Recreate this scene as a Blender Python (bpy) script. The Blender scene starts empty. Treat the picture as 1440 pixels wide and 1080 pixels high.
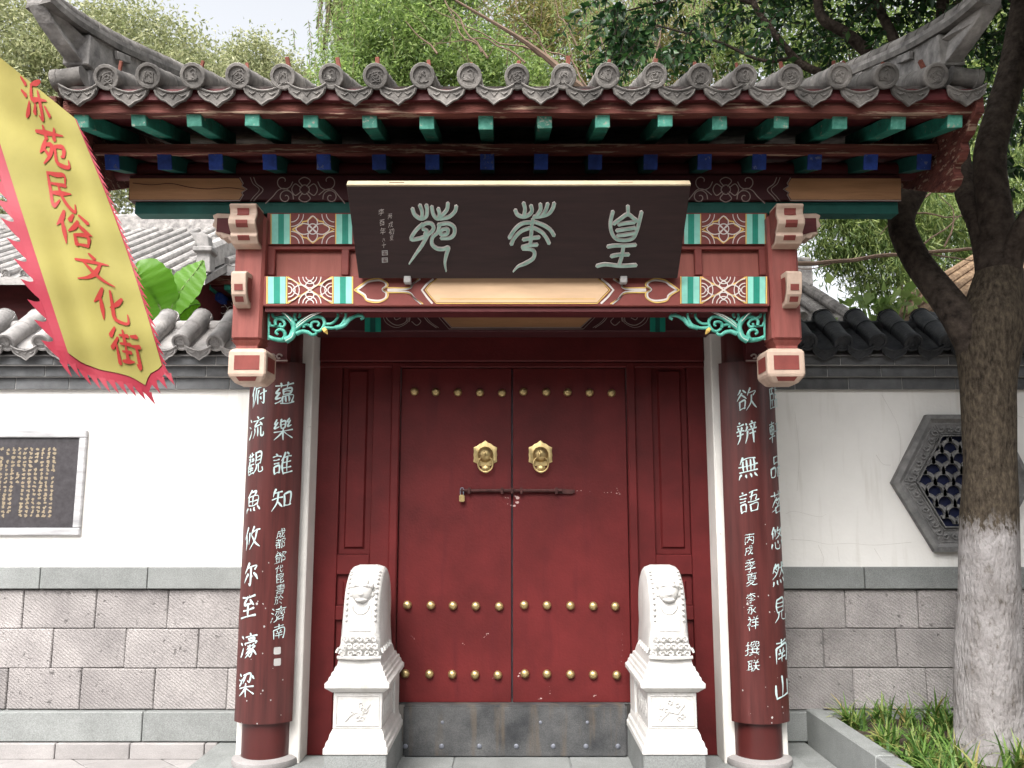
import bpy, bmesh, math, random
import numpy as np
from mathutils import Vector, Matrix, noise

# ------------------------------------------------------------------ camera, sky, sun, exposure
S = bpy.context.scene
COL = S.collection
F = 1180.0                      # focal length in photograph pixels (1440 wide)
TILT = math.radians(8.5)        # camera looks up a little
EYE = 1.55
cam_d = bpy.data.cameras.new('camera')
cam = bpy.data.objects.new('camera', cam_d)
COL.objects.link(cam)
cam_d.sensor_width = 36.0
cam_d.lens = F / 1440 * 36.0
cam_d.clip_start = 0.05
cam_d.clip_end = 800
cam.location = (0, 0, EYE)
cam.rotation_euler = (math.radians(90) + TILT, 0, 0)
S.camera = cam

SUN_EL, SUN_AZ = math.radians(50), math.radians(200)   # azimuth clockwise from +Y: behind the camera, to the left
world = bpy.data.worlds.new('World'); S.world = world
world.use_nodes = True
wt = world.node_tree; wt.nodes.clear()
sky_n = wt.nodes.new('ShaderNodeTexSky'); sky_n.sky_type = 'NISHITA'; sky_n.sun_disc = False
sky_n.sun_elevation = SUN_EL; sky_n.sun_rotation = SUN_AZ
sky_n.air_density = 1.0; sky_n.dust_density = 6.0; sky_n.ozone_density = 0.6
hs = wt.nodes.new('ShaderNodeHueSaturation'); hs.inputs['Saturation'].default_value = 0.18
bg = wt.nodes.new('ShaderNodeBackground'); bg.inputs['Strength'].default_value = 0.15
wo = wt.nodes.new('ShaderNodeOutputWorld')
wt.links.new(sky_n.outputs[0], hs.inputs['Color']); wt.links.new(hs.outputs[0], bg.inputs['Color'])
wt.links.new(bg.outputs[0], wo.inputs['Surface'])
sd = bpy.data.lights.new('sun', 'SUN'); sd.energy = 1.15; sd.angle = math.radians(24); sd.color = (1.0, 0.955, 0.90)
sun = bpy.data.objects.new('sun', sd); COL.objects.link(sun)
sun_dir = Vector((math.sin(SUN_AZ) * math.cos(SUN_EL), math.cos(SUN_AZ) * math.cos(SUN_EL), math.sin(SUN_EL)))
sun.rotation_euler = sun_dir.to_track_quat('Z', 'Y').to_euler()
sun.location = sun_dir * 30
S.view_settings.view_transform = 'Standard'; S.view_settings.look = 'None'
S.view_settings.gamma = 1.0; S.view_settings.use_curve_mapping = False
S.view_settings.exposure = 1.4
S.cycles.max_bounces = 8; S.cycles.transparent_max_bounces = 8

# ------------------------------------------------------------------ helpers
RNG = random.Random(7)
NR = np.random.default_rng(11)
ST, CT = math.sin(TILT), math.cos(TILT)

def ray(px, py):
    xc, yc = (px - 720) / F, (540 - py) / F
    return Vector((xc, CT - yc * ST, ST + yc * CT))

def at(px, py, Y):               # photo pixel -> point on the upright plane at distance Y
    r = ray(px, py); t = Y / r.y
    return Vector((r.x * t, Y, EYE + r.z * t))

def zat(py, Y): return at(720, py, Y).z

def on_plane(px, py, p0, n):
    r = ray(px, py); o = Vector((0, 0, EYE))
    return o + r * ((Vector(p0) - o).dot(n) / r.dot(n))

def catmull(pts, n=5):
    P = [np.array(p, float) for p in pts]
    if len(P) < 3:
        return [P[0] + (P[-1] - P[0]) * t for t in np.linspace(0, 1, max(2, n))]
    P = [2 * P[0] - P[1]] + P + [2 * P[-1] - P[-2]]
    out = []
    for i in range(1, len(P) - 2):
        for k in range(n):
            t = k / n
            a, b, c, d = P[i - 1], P[i], P[i + 1], P[i + 2]
            out.append(.5 * (2 * b + (c - a) * t + (2 * a - 5 * b + 4 * c - d) * t * t + (3 * b - a - 3 * c + d) * t ** 3))
    out.append(P[-2])
    return out

WM = {}                          # world matrix of every object, kept for parenting

def link(o, parent=None, world=None):
    COL.objects.link(o)
    w = world if world is not None else Matrix.Identity(4)
    o.matrix_basis = w
    WM[o] = w
    if parent is not None:
        o.parent = parent
        o.matrix_parent_inverse = WM[parent].inverted()
    return o

def thing(name, label, cat, loc=(0, 0, 0), group=None):
    o = bpy.data.objects.new(name, None)
    o.empty_display_size = .2
    link(o, None, Matrix.Translation(loc))
    o['label'] = label; o['category'] = cat
    if group: o['group'] = group
    return o

def tag(o, label=None, cat=None, group=None, kind=None):
    if label: o['label'] = label
    if cat: o['category'] = cat
    if group: o['group'] = group
    if kind: o['kind'] = kind
    return o

class MB:
    def __init__(self): self.v = []; self.f = []; self.k = 0
    def add(self, vs, fs):
        n = len(self.v)
        self.v.extend(Vector(p) for p in vs); self.f.extend(tuple(i + n for i in f) for f in fs)
        return self
    def box(self, x0, x1, y0, y1, z0, z1, m=None):
        vs = [Vector((x, y, z)) for z in (z0, z1) for y in (y0, y1) for x in (x0, x1)]
        if m: vs = [m @ p for p in vs]
        return self.add(vs, [(0, 2, 3, 1), (4, 5, 7, 6), (0, 1, 5, 4), (2, 6, 7, 3), (0, 4, 6, 2), (1, 3, 7, 5)])
    def loft(self, rings, cap=True, closed=True):
        n = len(rings[0]); vs = [p for r in rings for p in r]; fs = []
        for i in range(len(rings) - 1):
            for j in range(n if closed else n - 1):
                a, b = i * n + j, i * n + (j + 1) % n
                fs.append((a, b, b + n, a + n))
        if cap:
            fs.append(tuple(reversed(range(n)))); fs.append(tuple(range((len(rings) - 1) * n, len(rings) * n)))
        return self.add(vs, fs)
    def rects(self, secs):       # (z, x0, x1, y0, y1) stacked upwards
        return self.loft([[Vector((x0, y0, z)), Vector((x1, y0, z)), Vector((x1, y1, z)), Vector((x0, y1, z))] for z, x0, x1, y0, y1 in secs])
    def prism(self, prof, a, b, axis='x'):
        def q(u, w, s): return {'x': (s, u, w), 'y': (u, s, w), 'z': (u, w, s)}[axis]
        return self.loft([[Vector(q(u, w, a)) for u, w in prof], [Vector(q(u, w, b)) for u, w in prof]])
    def tube(self, pts, rad, n=8, cap=True, flat=1.0):
        pts = [Vector(p) for p in pts]
        if not hasattr(rad, '__len__'): rad = [rad] * len(pts)
        rings = []; up = Vector((.13, .21, .97))
        for i, p in enumerate(pts):
            t = (pts[min(i + 1, len(pts) - 1)] - pts[max(i - 1, 0)]).normalized()
            s = t.cross(up)
            if s.length < 1e-3: s = t.cross(Vector((1, 0, 0)))
            s.normalize(); u = s.cross(t).normalized(); up = u
            rings.append([p + (s * math.cos(a) + u * math.sin(a) * flat) * rad[i] for a in [2 * math.pi * k / n for k in range(n)]])
        return self.loft(rings, cap)
    def lathe(self, prof, c=(0, 0, 0), n=20, axis='z', a0=0, a1=2 * math.pi, capends=True):
        c = Vector(c); full = abs(a1 - a0 - 2 * math.pi) < 1e-6
        k = n if full else n + 1
        rings = []
        for r, h in prof:
            ring = []
            for i in range(k):
                a = a0 + (a1 - a0) * i / n
                x, y = r * math.cos(a), r * math.sin(a)
                ring.append(c + Vector({'z': (x, y, h), 'y': (x, -h, y), 'x': (h, x, y)}[axis]))
            rings.append(ring)
        return self.loft(rings, cap=full and capends, closed=full)
    def ball(self, c, r, nu=10, nv=6, sc=(1, 1, 1)):
        c = Vector(c); vs = []; fs = []
        for j in range(1, nv):
            th = math.pi * j / nv
            for i in range(nu):
                a = 2 * math.pi * i / nu
                vs.append(c + Vector((math.sin(th) * math.cos(a) * r * sc[0], math.sin(th) * math.sin(a) * r * sc[1], math.cos(th) * r * sc[2])))
        n = len(vs); vs += [c + Vector((0, 0, r * sc[2])), c - Vector((0, 0, r * sc[2]))]
        for j in range(nv - 2):
            for i in range(nu):
                a, b = j * nu + i, j * nu + (i + 1) % nu
                fs.append((a, a + nu, b + nu, b))
        for i in range(nu):
            fs.append((n, i, (i + 1) % nu)); fs.append((n + 1, (nv - 2) * nu + (i + 1) % nu, (nv - 2) * nu + i))
        return self.add(vs, fs)
    def stroke(self, pts, w, mp, off=.003, th=0.0, n=5, sm=True, step=.00025, mid=False):
        """brush stroke: (u, v[, width]) points, mapped to the surface by mp(u, v, off)"""
        P = [tuple(p) if len(p) > 2 else (p[0], p[1], w) for p in pts]
        Q = catmull(P, n) if sm else [np.array(p, float) for p in P]
        self.k += 1; off = off + self.k * step
        L = []; R = []
        for i, q in enumerate(Q):
            t = Q[min(i + 1, len(Q) - 1)][:2] - Q[max(i - 1, 0)][:2]
            t = t / (np.linalg.norm(t) + 1e-9); s = np.array([-t[1], t[0]]) * max(q[2], .01) / 2
            L.append(q[:2] + s); R.append(q[:2] - s)
        t0 = Q[0][:2] - Q[1][:2]; t0 /= np.linalg.norm(t0) + 1e-9
        t1 = Q[-1][:2] - Q[-2][:2]; t1 /= np.linalg.norm(t1) + 1e-9
        A = Q[0][:2] + t0 * Q[0][2] * .35; B = Q[-1][:2] + t1 * Q[-1][2] * .35
        m = len(Q)
        vs = [mp(*p, off) for p in L] + [mp(*p, off) for p in R] + [mp(*A, off), mp(*B, off)]
        fs = [(i, i + 1, m + i + 1, m + i) for i in range(m - 1)] + [(0, m, 2 * m), (m - 1, 2 * m + 1, 2 * m - 1)]
        if th:
            k = len(vs)
            vs += [mp(*p, off - th) for p in L] + [mp(*p, off - th) for p in R] + [mp(*A, off - th), mp(*B, off - th)]
            loop = list(range(m)) + [2 * m + 1] + list(range(2 * m - 1, m - 1, -1)) + [2 * m]
            fs += [(loop[i], loop[(i + 1) % len(loop)], loop[(i + 1) % len(loop)] + k, loop[i] + k) for i in range(len(loop))]
        return self.add(vs, fs)
    def poly(self, pts, mp, off=.003):
        return self.add([mp(u, v, off) for u, v in pts], [tuple(range(len(pts)))])
    def mesh(self, name, mat, smooth=False, bevel=0, seg=1):
        me = bpy.data.meshes.new(name)
        me.from_pydata([tuple(p) for p in self.v], [], self.f)
        bm = bmesh.new(); bm.from_mesh(me)
        bmesh.ops.recalc_face_normals(bm, faces=bm.faces)
        if bevel:
            es = [e for e in bm.edges if len(e.link_faces) == 2 and e.calc_face_angle(0) > .5]
            bmesh.ops.bevel(bm, geom=es, offset=bevel, segments=seg, affect='EDGES', clamp_overlap=True)
        bm.to_mesh(me); bm.free()
        for m in (mat if isinstance(mat, (list, tuple)) else [mat]): me.materials.append(m)
        if smooth: shade(me, smooth if not isinstance(smooth, bool) else 40)
        return me
    def build(self, name, mat, parent=None, smooth=False, bevel=0, seg=1):
        return link(bpy.data.objects.new(name, self.mesh(name, mat, smooth, bevel, seg)), parent)

def shade(me, ang):
    me.polygons.foreach_set('use_smooth', [True] * len(me.polygons))
    me.set_sharp_from_angle(angle=math.radians(ang))

def inst(name, me, parent, m):
    return link(bpy.data.objects.new(name, me), parent, m)

# ------------------------------------------------------------------ materials
def mat(name, col, rough=.7, var=.25, scale=6.0, detail=6, bump=.0, bscale=40.0, metal=0.0, col2=None, chips=None, chip_amt=.62, chip_scale=22,
        stretch=(1, 1, 1), spec=.3, grain=0.0, island=0.0, transl=0.0, streak=None):
    m = bpy.data.materials.new(name); m.use_nodes = True
    t = m.node_tree; N = t.nodes; L = t.links; b = N['Principled BSDF']
    b.inputs['Roughness'].default_value = rough; b.inputs['Metallic'].default_value = metal
    b.inputs['Specular IOR Level'].default_value = spec
    tc = N.new('ShaderNodeTexCoord'); mp = N.new('ShaderNodeMapping'); mp.inputs['Scale'].default_value = stretch
    L.new(tc.outputs['Object'], mp.inputs['Vector'])
    vec = mp.outputs['Vector']
    if island:                       # decorrelate pieces that share mesh data
        oi = N.new('ShaderNodeObjectInfo'); ad = N.new('ShaderNodeVectorMath'); ad.operation = 'ADD'
        cx = N.new('ShaderNodeMath'); cx.operation = 'MULTIPLY'; cx.inputs[1].default_value = 37.0
        L.new(oi.outputs['Random'], cx.inputs[0]); L.new(vec, ad.inputs[0]); L.new(cx.outputs[0], ad.inputs[1]); vec = ad.outputs[0]
    nz = N.new('ShaderNodeTexNoise'); nz.inputs['Scale'].default_value = scale; nz.inputs['Detail'].default_value = detail; nz.inputs['Roughness'].default_value = .62
    L.new(vec, nz.inputs['Vector'])
    rp = N.new('ShaderNodeValToRGB')
    a = col; c2 = col2 or tuple(min(1, c * (1 + var)) for c in col)
    lo = tuple(c * (1 - var) for c in a)
    rp.color_ramp.elements[0].position = .3; rp.color_ramp.elements[1].position = .72
    rp.color_ramp.elements[0].color = (*lo, 1); rp.color_ramp.elements[1].color = (*c2, 1)
    L.new(nz.outputs['Fac'], rp.inputs['Fac'])
    out = rp.outputs['Color']
    if island:
        mx = N.new('ShaderNodeMix'); mx.data_type = 'RGBA'; mx.blend_type = 'MULTIPLY'; mx.inputs['Factor'].default_value = 1
        mr = N.new('ShaderNodeMapRange'); mr.inputs['To Min'].default_value = 1 - island; mr.inputs['To Max'].default_value = 1 + island
        L.new(oi.outputs['Random'], mr.inputs['Value']); L.new(out, mx.inputs['A']); L.new(mr.outputs[0], mx.inputs['B']); out = mx.outputs['Result']
    if grain:
        wv = N.new('ShaderNodeTexNoise'); wv.inputs['Scale'].default_value = 160; wv.inputs['Detail'].default_value = 2
        L.new(vec, wv.inputs['Vector'])
        mr2 = N.new('ShaderNodeMapRange'); mr2.inputs['From Min'].default_value = .3; mr2.inputs['From Max'].default_value = .7
        mr2.inputs['To Min'].default_value = 1 - grain; mr2.inputs['To Max'].default_value = 1 + grain
        L.new(wv.outputs['Fac'], mr2.inputs['Value'])
        mx2 = N.new('ShaderNodeMix'); mx2.data_type = 'RGBA'; mx2.blend_type = 'MULTIPLY'; mx2.inputs['Factor'].default_value = 1
        L.new(out, mx2.inputs['A']); L.new(mr2.outputs[0], mx2.inputs['B']); out = mx2.outputs['Result']
    if streak:                       # vertical water stains with a shape of their own
        ms = N.new('ShaderNodeMapping'); ms.inputs['Scale'].default_value = (5, 5, .5); L.new(tc.outputs['Object'], ms.inputs['Vector'])
        ns = N.new('ShaderNodeTexNoise'); ns.inputs['Scale'].default_value = 3; ns.inputs['Detail'].default_value = 7; L.new(ms.outputs[0], ns.inputs['Vector'])
        rs = N.new('ShaderNodeValToRGB'); rs.color_ramp.elements[0].position = .55; rs.color_ramp.elements[1].position = .75
        rs.color_ramp.elements[1].color = (.7, .7, .7, 1); rs.color_ramp.elements[0].color = (0, 0, 0, 1); L.new(ns.outputs['Fac'], rs.inputs['Fac'])
        m3 = N.new('ShaderNodeMix'); m3.data_type = 'RGBA'; L.new(rs.outputs['Color'], m3.inputs['Factor']); L.new(out, m3.inputs['A']); m3.inputs['B'].default_value = (*streak, 1); out = m3.outputs['Result']
    if chips:
        nc = N.new('ShaderNodeTexNoise'); nc.inputs['Scale'].default_value = chip_scale; nc.inputs['Detail'].default_value = 5; nc.inputs['Roughness'].default_value = .7
        L.new(vec, nc.inputs['Vector'])
        rc = N.new('ShaderNodeValToRGB'); rc.color_ramp.elements[0].position = chip_amt; rc.color_ramp.elements[1].position = chip_amt + .02
        rc.color_ramp.elements[0].color = (0, 0, 0, 1); rc.color_ramp.elements[1].color = (1, 1, 1, 1)
        L.new(nc.outputs['Fac'], rc.inputs['Fac'])
        m4 = N.new('ShaderNodeMix'); m4.data_type = 'RGBA'; L.new(rc.outputs['Color'], m4.inputs['Factor']); L.new(out, m4.inputs['A']); m4.inputs['B'].default_value = (*chips, 1); out = m4.outputs['Result']
    L.new(out, b.inputs['Base Color'])
    if bump:
        nb = N.new('ShaderNodeTexNoise'); nb.inputs['Scale'].default_value = bscale; nb.inputs['Detail'].default_value = 5; L.new(vec, nb.inputs['Vector'])
        bp = N.new('ShaderNodeBump'); bp.inputs['Strength'].default_value = bump; bp.inputs['Distance'].default_value = .02
        L.new(nb.outputs['Fac'], bp.inputs['Height']); L.new(bp.outputs[0], b.inputs['Normal'])
    m['b'] = 0
    return m

def leaf_mat(name, stops, rough=.45, transl=.35, spec=.35):
    m = bpy.data.materials.new(name); m.use_nodes = True
    t = m.node_tree; N = t.nodes; L = t.links; b = N['Principled BSDF']
    g = N.new('ShaderNodeNewGeometry'); rp = N.new('ShaderNodeValToRGB')
    cr = rp.color_ramp
    while len(cr.elements) < len(stops): cr.elements.new(.5)
    for e, (p, c) in zip(cr.elements, stops): e.position = p; e.color = (*c, 1)
    L.new(g.outputs['Random Per Island'], rp.inputs['Fac'])
    L.new(rp.outputs['Color'], b.inputs['Base Color']); b.inputs['Roughness'].default_value = rough; b.inputs['Specular IOR Level'].default_value = spec
    tr = N.new('ShaderNodeBsdfTranslucent'); hv = N.new('ShaderNodeHueSaturation'); hv.inputs['Value'].default_value = 1.5; hv.inputs['Saturation'].default_value = 1.1
    L.new(rp.outputs['Color'], hv.inputs['Color']); L.new(hv.outputs[0], tr.inputs['Color'])
    mx = N.new('ShaderNodeMixShader'); mx.inputs['Fac'].default_value = transl
    L.new(b.outputs[0], mx.inputs[1]); L.new(tr.outputs[0], mx.inputs[2]); L.new(mx.outputs[0], N['Material Output'].inputs['Surface'])
    return m

def chisel_mat(name, col, col2):
    """rough-dressed stone with diagonal tooling marks"""
    m = mat(name, col, rough=.9, var=.16, scale=3, col2=col2, island=.2, grain=.26, spec=.15)
    t = m.node_tree; N = t.nodes; L = t.links; b = N['Principled BSDF']
    tc = N['Texture Coordinate']; mp = N.new('ShaderNodeMapping'); mp.inputs['Rotation'].default_value = (0, math.radians(52), 0)
    oi = N['Object Info']; ad = N.new('ShaderNodeVectorMath'); ad.operation = 'ADD'
    L.new(tc.outputs['Object'], ad.inputs[0]); L.new(oi.outputs['Random'], ad.inputs[1]); L.new(ad.outputs[0], mp.inputs['Vector'])
    wv = N.new('ShaderNodeTexWave'); wv.wave_type = 'BANDS'; wv.bands_direction = 'X'; wv.inputs['Scale'].default_value = 17; wv.inputs['Distortion'].default_value = 3.5
    wv.inputs['Detail'].default_value = 3; wv.inputs['Detail Scale'].default_value = 2.5
    L.new(mp.outputs[0], wv.inputs['Vector'])
    vo = N.new('ShaderNodeTexNoise'); vo.inputs['Scale'].default_value = 26; vo.inputs['Detail'].default_value = 4; L.new(ad.outputs[0], vo.inputs['Vector'])
    # pits
    pr = N.new('ShaderNodeValToRGB'); pr.color_ramp.elements[0].position = .27; pr.color_ramp.elements[1].position = .36; L.new(vo.outputs['Fac'], pr.inputs['Fac'])
    mu = N.new('ShaderNodeMath'); mu.operation = 'MULTIPLY'; L.new(wv.outputs['Fac'], mu.inputs[0]); mu.inputs[1].default_value = .5
    sm = N.new('ShaderNodeMath'); sm.operation = 'ADD'; L.new(mu.outputs[0], sm.inputs[0]); L.new(pr.outputs['Color'], sm.inputs[1])
    bp = N.new('ShaderNodeBump'); bp.inputs['Strength'].default_value = .55; bp.inputs['Distance'].default_value = .011
    L.new(sm.outputs[0], bp.inputs['Height']); L.new(bp.outputs[0], b.inputs['Normal'])
    src = b.inputs['Base Color'].links[0].from_socket
    mx = N.new('ShaderNodeMix'); mx.data_type = 'RGBA'; mx.blend_type = 'MULTIPLY'; mx.inputs['Factor'].default_value = .45
    L.new(src, mx.inputs['A']); L.new(pr.outputs['Color'], mx.inputs['B']); L.new(mx.outputs['Result'], b.inputs['Base Color'])
    return m

M = {}
M['door_red'] = mat('door_red_paint', (.094, .0115, .0118), rough=.5, var=.30, scale=2.2, bump=.09, bscale=70, chips=(.5, .36, .33), chip_amt=.775, chip_scale=34, spec=.22, streak=(.075, .009, .011))
M['frame_red'] = mat('frame_red_paint', (.090, .0110, .0114), rough=.5, var=.28, scale=3, bump=.09, bscale=70, chips=(.45, .3, .28), chip_amt=.77, chip_scale=18, spec=.22)
M['column_red'] = mat('column_red_lacquer', (.070, .014, .013), rough=.3, var=.25, scale=5, stretch=(1, 1, .25), bump=.06, bscale=60, spec=.5)
M['board_red'] = mat('couplet_board_lacquer', (.078, .019, .0175), rough=.34, var=.4, scale=9, stretch=(3, 3, .18), bump=.05, bscale=50, chips=(.16, .08, .08), chip_amt=.70, chip_scale=4.5, spec=.5)
M['post_red'] = mat('post_faded_red_paint', (.25, .074, .062), rough=.6, var=.22, scale=8, stretch=(3, 3, .3), bump=.1, bscale=40, streak=(.22, .035, .03))
M['panel_pink'] = mat('panel_faded_red', (.30, .095, .075), rough=.6, var=.16, scale=6, stretch=(3, 3, .4), bump=.06)
M['beam_red'] = mat('beam_red_paint', (.20, .048, .040), rough=.6, var=.2, scale=7, bump=.06)
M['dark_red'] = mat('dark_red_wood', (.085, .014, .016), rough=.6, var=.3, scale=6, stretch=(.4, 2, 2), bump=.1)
M['eave_red'] = mat('weathered_red_eave_board', (.085, .018, .016), rough=.8, var=.5, scale=6, stretch=(.3, 2, 5), bump=.5, bscale=26, col2=(.19, .06, .045), chips=(.30, .20, .145), chip_amt=.57, chip_scale=7)
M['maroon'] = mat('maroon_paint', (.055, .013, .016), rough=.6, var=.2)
M['cream'] = mat('cream_trim_paint', (.52, .39, .31), rough=.6, var=.14, scale=14, bump=.05)
M['tan'] = mat('tan_panel_paint', (.74, .50, .31), rough=.6, var=.14, scale=5, stretch=(.4, 1, 2))
M['tan_dk'] = mat('shaded_tan_panel_paint', (.42, .22, .11), rough=.6, var=.22, scale=5, stretch=(.3, 1, 3), bump=.15)  # darker copy of tan, with roof shade put into the colour
M['yellow'] = mat('yellow_line_paint', (.72, .47, .13), rough=.6, var=.15)
M['white_line'] = mat('white_line_paint', (.66, .60, .57), rough=.6, var=.12)
M['grey_line'] = mat('grey_line_paint', (.30, .23, .21), rough=.6, var=.2)
M['teal_lt'] = mat('pale_teal_paint', (.25, .60, .50), rough=.6, var=.16, scale=10)
M['teal'] = mat('teal_green_paint', (.012, .235, .165), rough=.55, var=.22, scale=9)
M['green_dk'] = mat('dark_green_paint', (.010, .085, .070), rough=.6, var=.25)
M['rafter_green'] = mat('rafter_green_paint', (.018, .165, .118), rough=.65, var=.4, scale=14, island=.25, bump=.2, chips=(.22, .22, .17), chip_amt=.63, chip_scale=16)
M['rafter_face'] = mat('faded_teal_rafter_end', (.055, .30, .225), rough=.7, var=.35, scale=22, island=.28, bump=.2, col2=(.14, .42, .33), chips=(.40, .40, .33), chip_amt=.60, chip_scale=22)
M['rafter_blue'] = mat('rafter_blue_paint', (.020, .052, .26), rough=.65, var=.4, scale=18, island=.25, chips=(.10, .12, .22), chip_amt=.62, chip_scale=20)
M['carve_teal'] = mat('carved_teal_paint', (.035, .33, .24), rough=.5, var=.35, scale=16, col2=(.16, .52, .42))
M['gold'] = mat('gold_paint', (.75, .50, .14), rough=.5, var=.1)
M['brass'] = mat('brass', (.55, .42, .20), rough=.42, var=.3, scale=30, metal=.9, spec=.5)
M['iron'] = mat('rusty_iron', (.06, .022, .02), rough=.6, var=.4, scale=20, metal=.3)
M['steel'] = mat('grey_metal_and_gap_light', (.16, .17, .20), rough=.5, var=.2, metal=.3)
M['plaque'] = mat('plaque_dark_lacquer', (.030, .014, .0135), rough=.45, var=.3, scale=7, stretch=(.5, 2, 6), bump=.03)
M['plaque_edge'] = mat('plaque_edge_sky_lit', (.42, .345, .23), rough=.6, var=.2)  # sky light on the top edge put into a paler colour
M['jade'] = mat('jade_green_carving', (.34, .56, .47), rough=.6, var=.3, scale=20, col2=(.50, .68, .60))
M['ink_white'] = mat('white_brush_paint', (.52, .66, .66), rough=.6, var=.15, scale=20)
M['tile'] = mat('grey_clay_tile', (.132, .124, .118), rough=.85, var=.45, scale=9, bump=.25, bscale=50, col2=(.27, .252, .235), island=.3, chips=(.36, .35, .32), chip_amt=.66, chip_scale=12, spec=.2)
M['tile_dk'] = mat('dark_clay_tile', (.030, .034, .042), rough=.6, var=.4, scale=9, bump=.25, bscale=50, col2=(.06, .062, .066), island=.2, spec=.35)  # darker tile tone, used on the right coping and shed edge
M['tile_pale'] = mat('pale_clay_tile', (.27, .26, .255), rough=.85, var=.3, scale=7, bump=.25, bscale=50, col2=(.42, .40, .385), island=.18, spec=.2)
M['ridge'] = mat('weathered_ridge_mortar', (.20, .19, .19), rough=.9, var=.4, scale=10, bump=.4, bscale=35, col2=(.40, .38, .36), spec=.15)
M['peg'] = mat('red_brick_peg', (.18, .06, .042), rough=.9, var=.3, scale=20)
M['plaster'] = mat('white_plaster', (.80, .785, .755), rough=.9, var=.06, scale=1.6, bump=.14, bscale=45, streak=(.66, .635, .59), spec=.15)
M['plaster_pier'] = mat('pier_whitewash', (.72, .70, .66), rough=.9, var=.1, scale=4, bump=.15, bscale=40, chips=(.30, .29, .27), chip_amt=.70, chip_scale=7)
M['brick_dk'] = mat('grey_coping_brick', (.115, .118, .122), rough=.9, var=.3, scale=8, bump=.2, island=.18)
M['mortar'] = mat('pale_mortar', (.40, .39, .38), rough=.95, var=.2)
M['mortar_dk'] = mat('grey_mortar', (.26, .25, .245), rough=.95, var=.2)
M['granite'] = mat('grey_granite_band', (.215, .225, .22), rough=.8, var=.14, scale=5, bump=.15, bscale=120, island=.1, grain=.2)
M['granite_dk'] = mat('dark_threshold_stone', (.052, .055, .060), rough=.55, var=.45, scale=4, bump=.15, bscale=60, col2=(.11, .11, .11), grain=.25, streak=(.12, .09, .06))
M['block'] = chisel_mat('dressed_stone_block', (.245, .228, .225), (.335, .313, .305))
M['paving'] = mat('pale_paving_stone', (.29, .275, .27), rough=.85, var=.14, scale=4, bump=.12, island=.12, grain=.1)
M['paving_gap'] = mat('paving_joint_soil', (.13, .125, .12), rough=.95, var=.3)
M['marble'] = mat('white_marble', (.56, .55, .53), rough=.65, var=.14, scale=5, bump=.2, bscale=70, streak=(.42, .405, .37), grain=.06, spec=.3)
M['marble_side'] = M['marble']
M['tablet'] = mat('dark_slate_tablet', (.045, .041, .045), rough=.45, var=.3, scale=30, spec=.4)
M['tablet_frame'] = mat('grey_marble_frame', (.40, .40, .41), rough=.5, var=.35, scale=6, stretch=(.6, 1, 3))
M['tablet_ink'] = mat('gilt_engraving', (.27, .22, .15), rough=.6, var=.2)
M['lattice'] = mat('grey_brick_carving', (.19, .19, .19), rough=.9, var=.35, scale=12, bump=.35, bscale=60, col2=(.27, .265, .26))
M['deep_blue'] = mat('lattice_shade_blue', (.008, .012, .045), rough=.7, var=.3)
M['banner'] = mat('yellow_banner_cloth', (.265, .232, .064), rough=.8, var=.12, scale=3, bump=.03, spec=.3)
M['fringe'] = mat('red_banner_fringe', (.28, .022, .040), rough=.6, var=.12, scale=5)
M['banner_ink'] = mat('red_banner_lettering', (.31, .026, .022), rough=.6, var=.1)
M['bark'] = mat('brown_bark', (.036, .028, .022), rough=.95, var=.45, scale=14, stretch=(2, 2, .35), bump=.9, bscale=26, col2=(.12, .092, .068), spec=.1)
M['bark_dk'] = mat('dark_limb_bark', (.036, .028, .024), rough=.95, var=.45, scale=16, bump=.9, bscale=34, col2=(.088, .069, .056), spec=.1)
M['limewash'] = mat('limewashed_bark', (.45, .42, .41), rough=.95, var=.3, scale=16, stretch=(2, 2, .3), bump=.9, bscale=30, col2=(.62, .59, .57), chips=(.20, .165, .14), chip_amt=.58, chip_scale=9, spec=.1)
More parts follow.
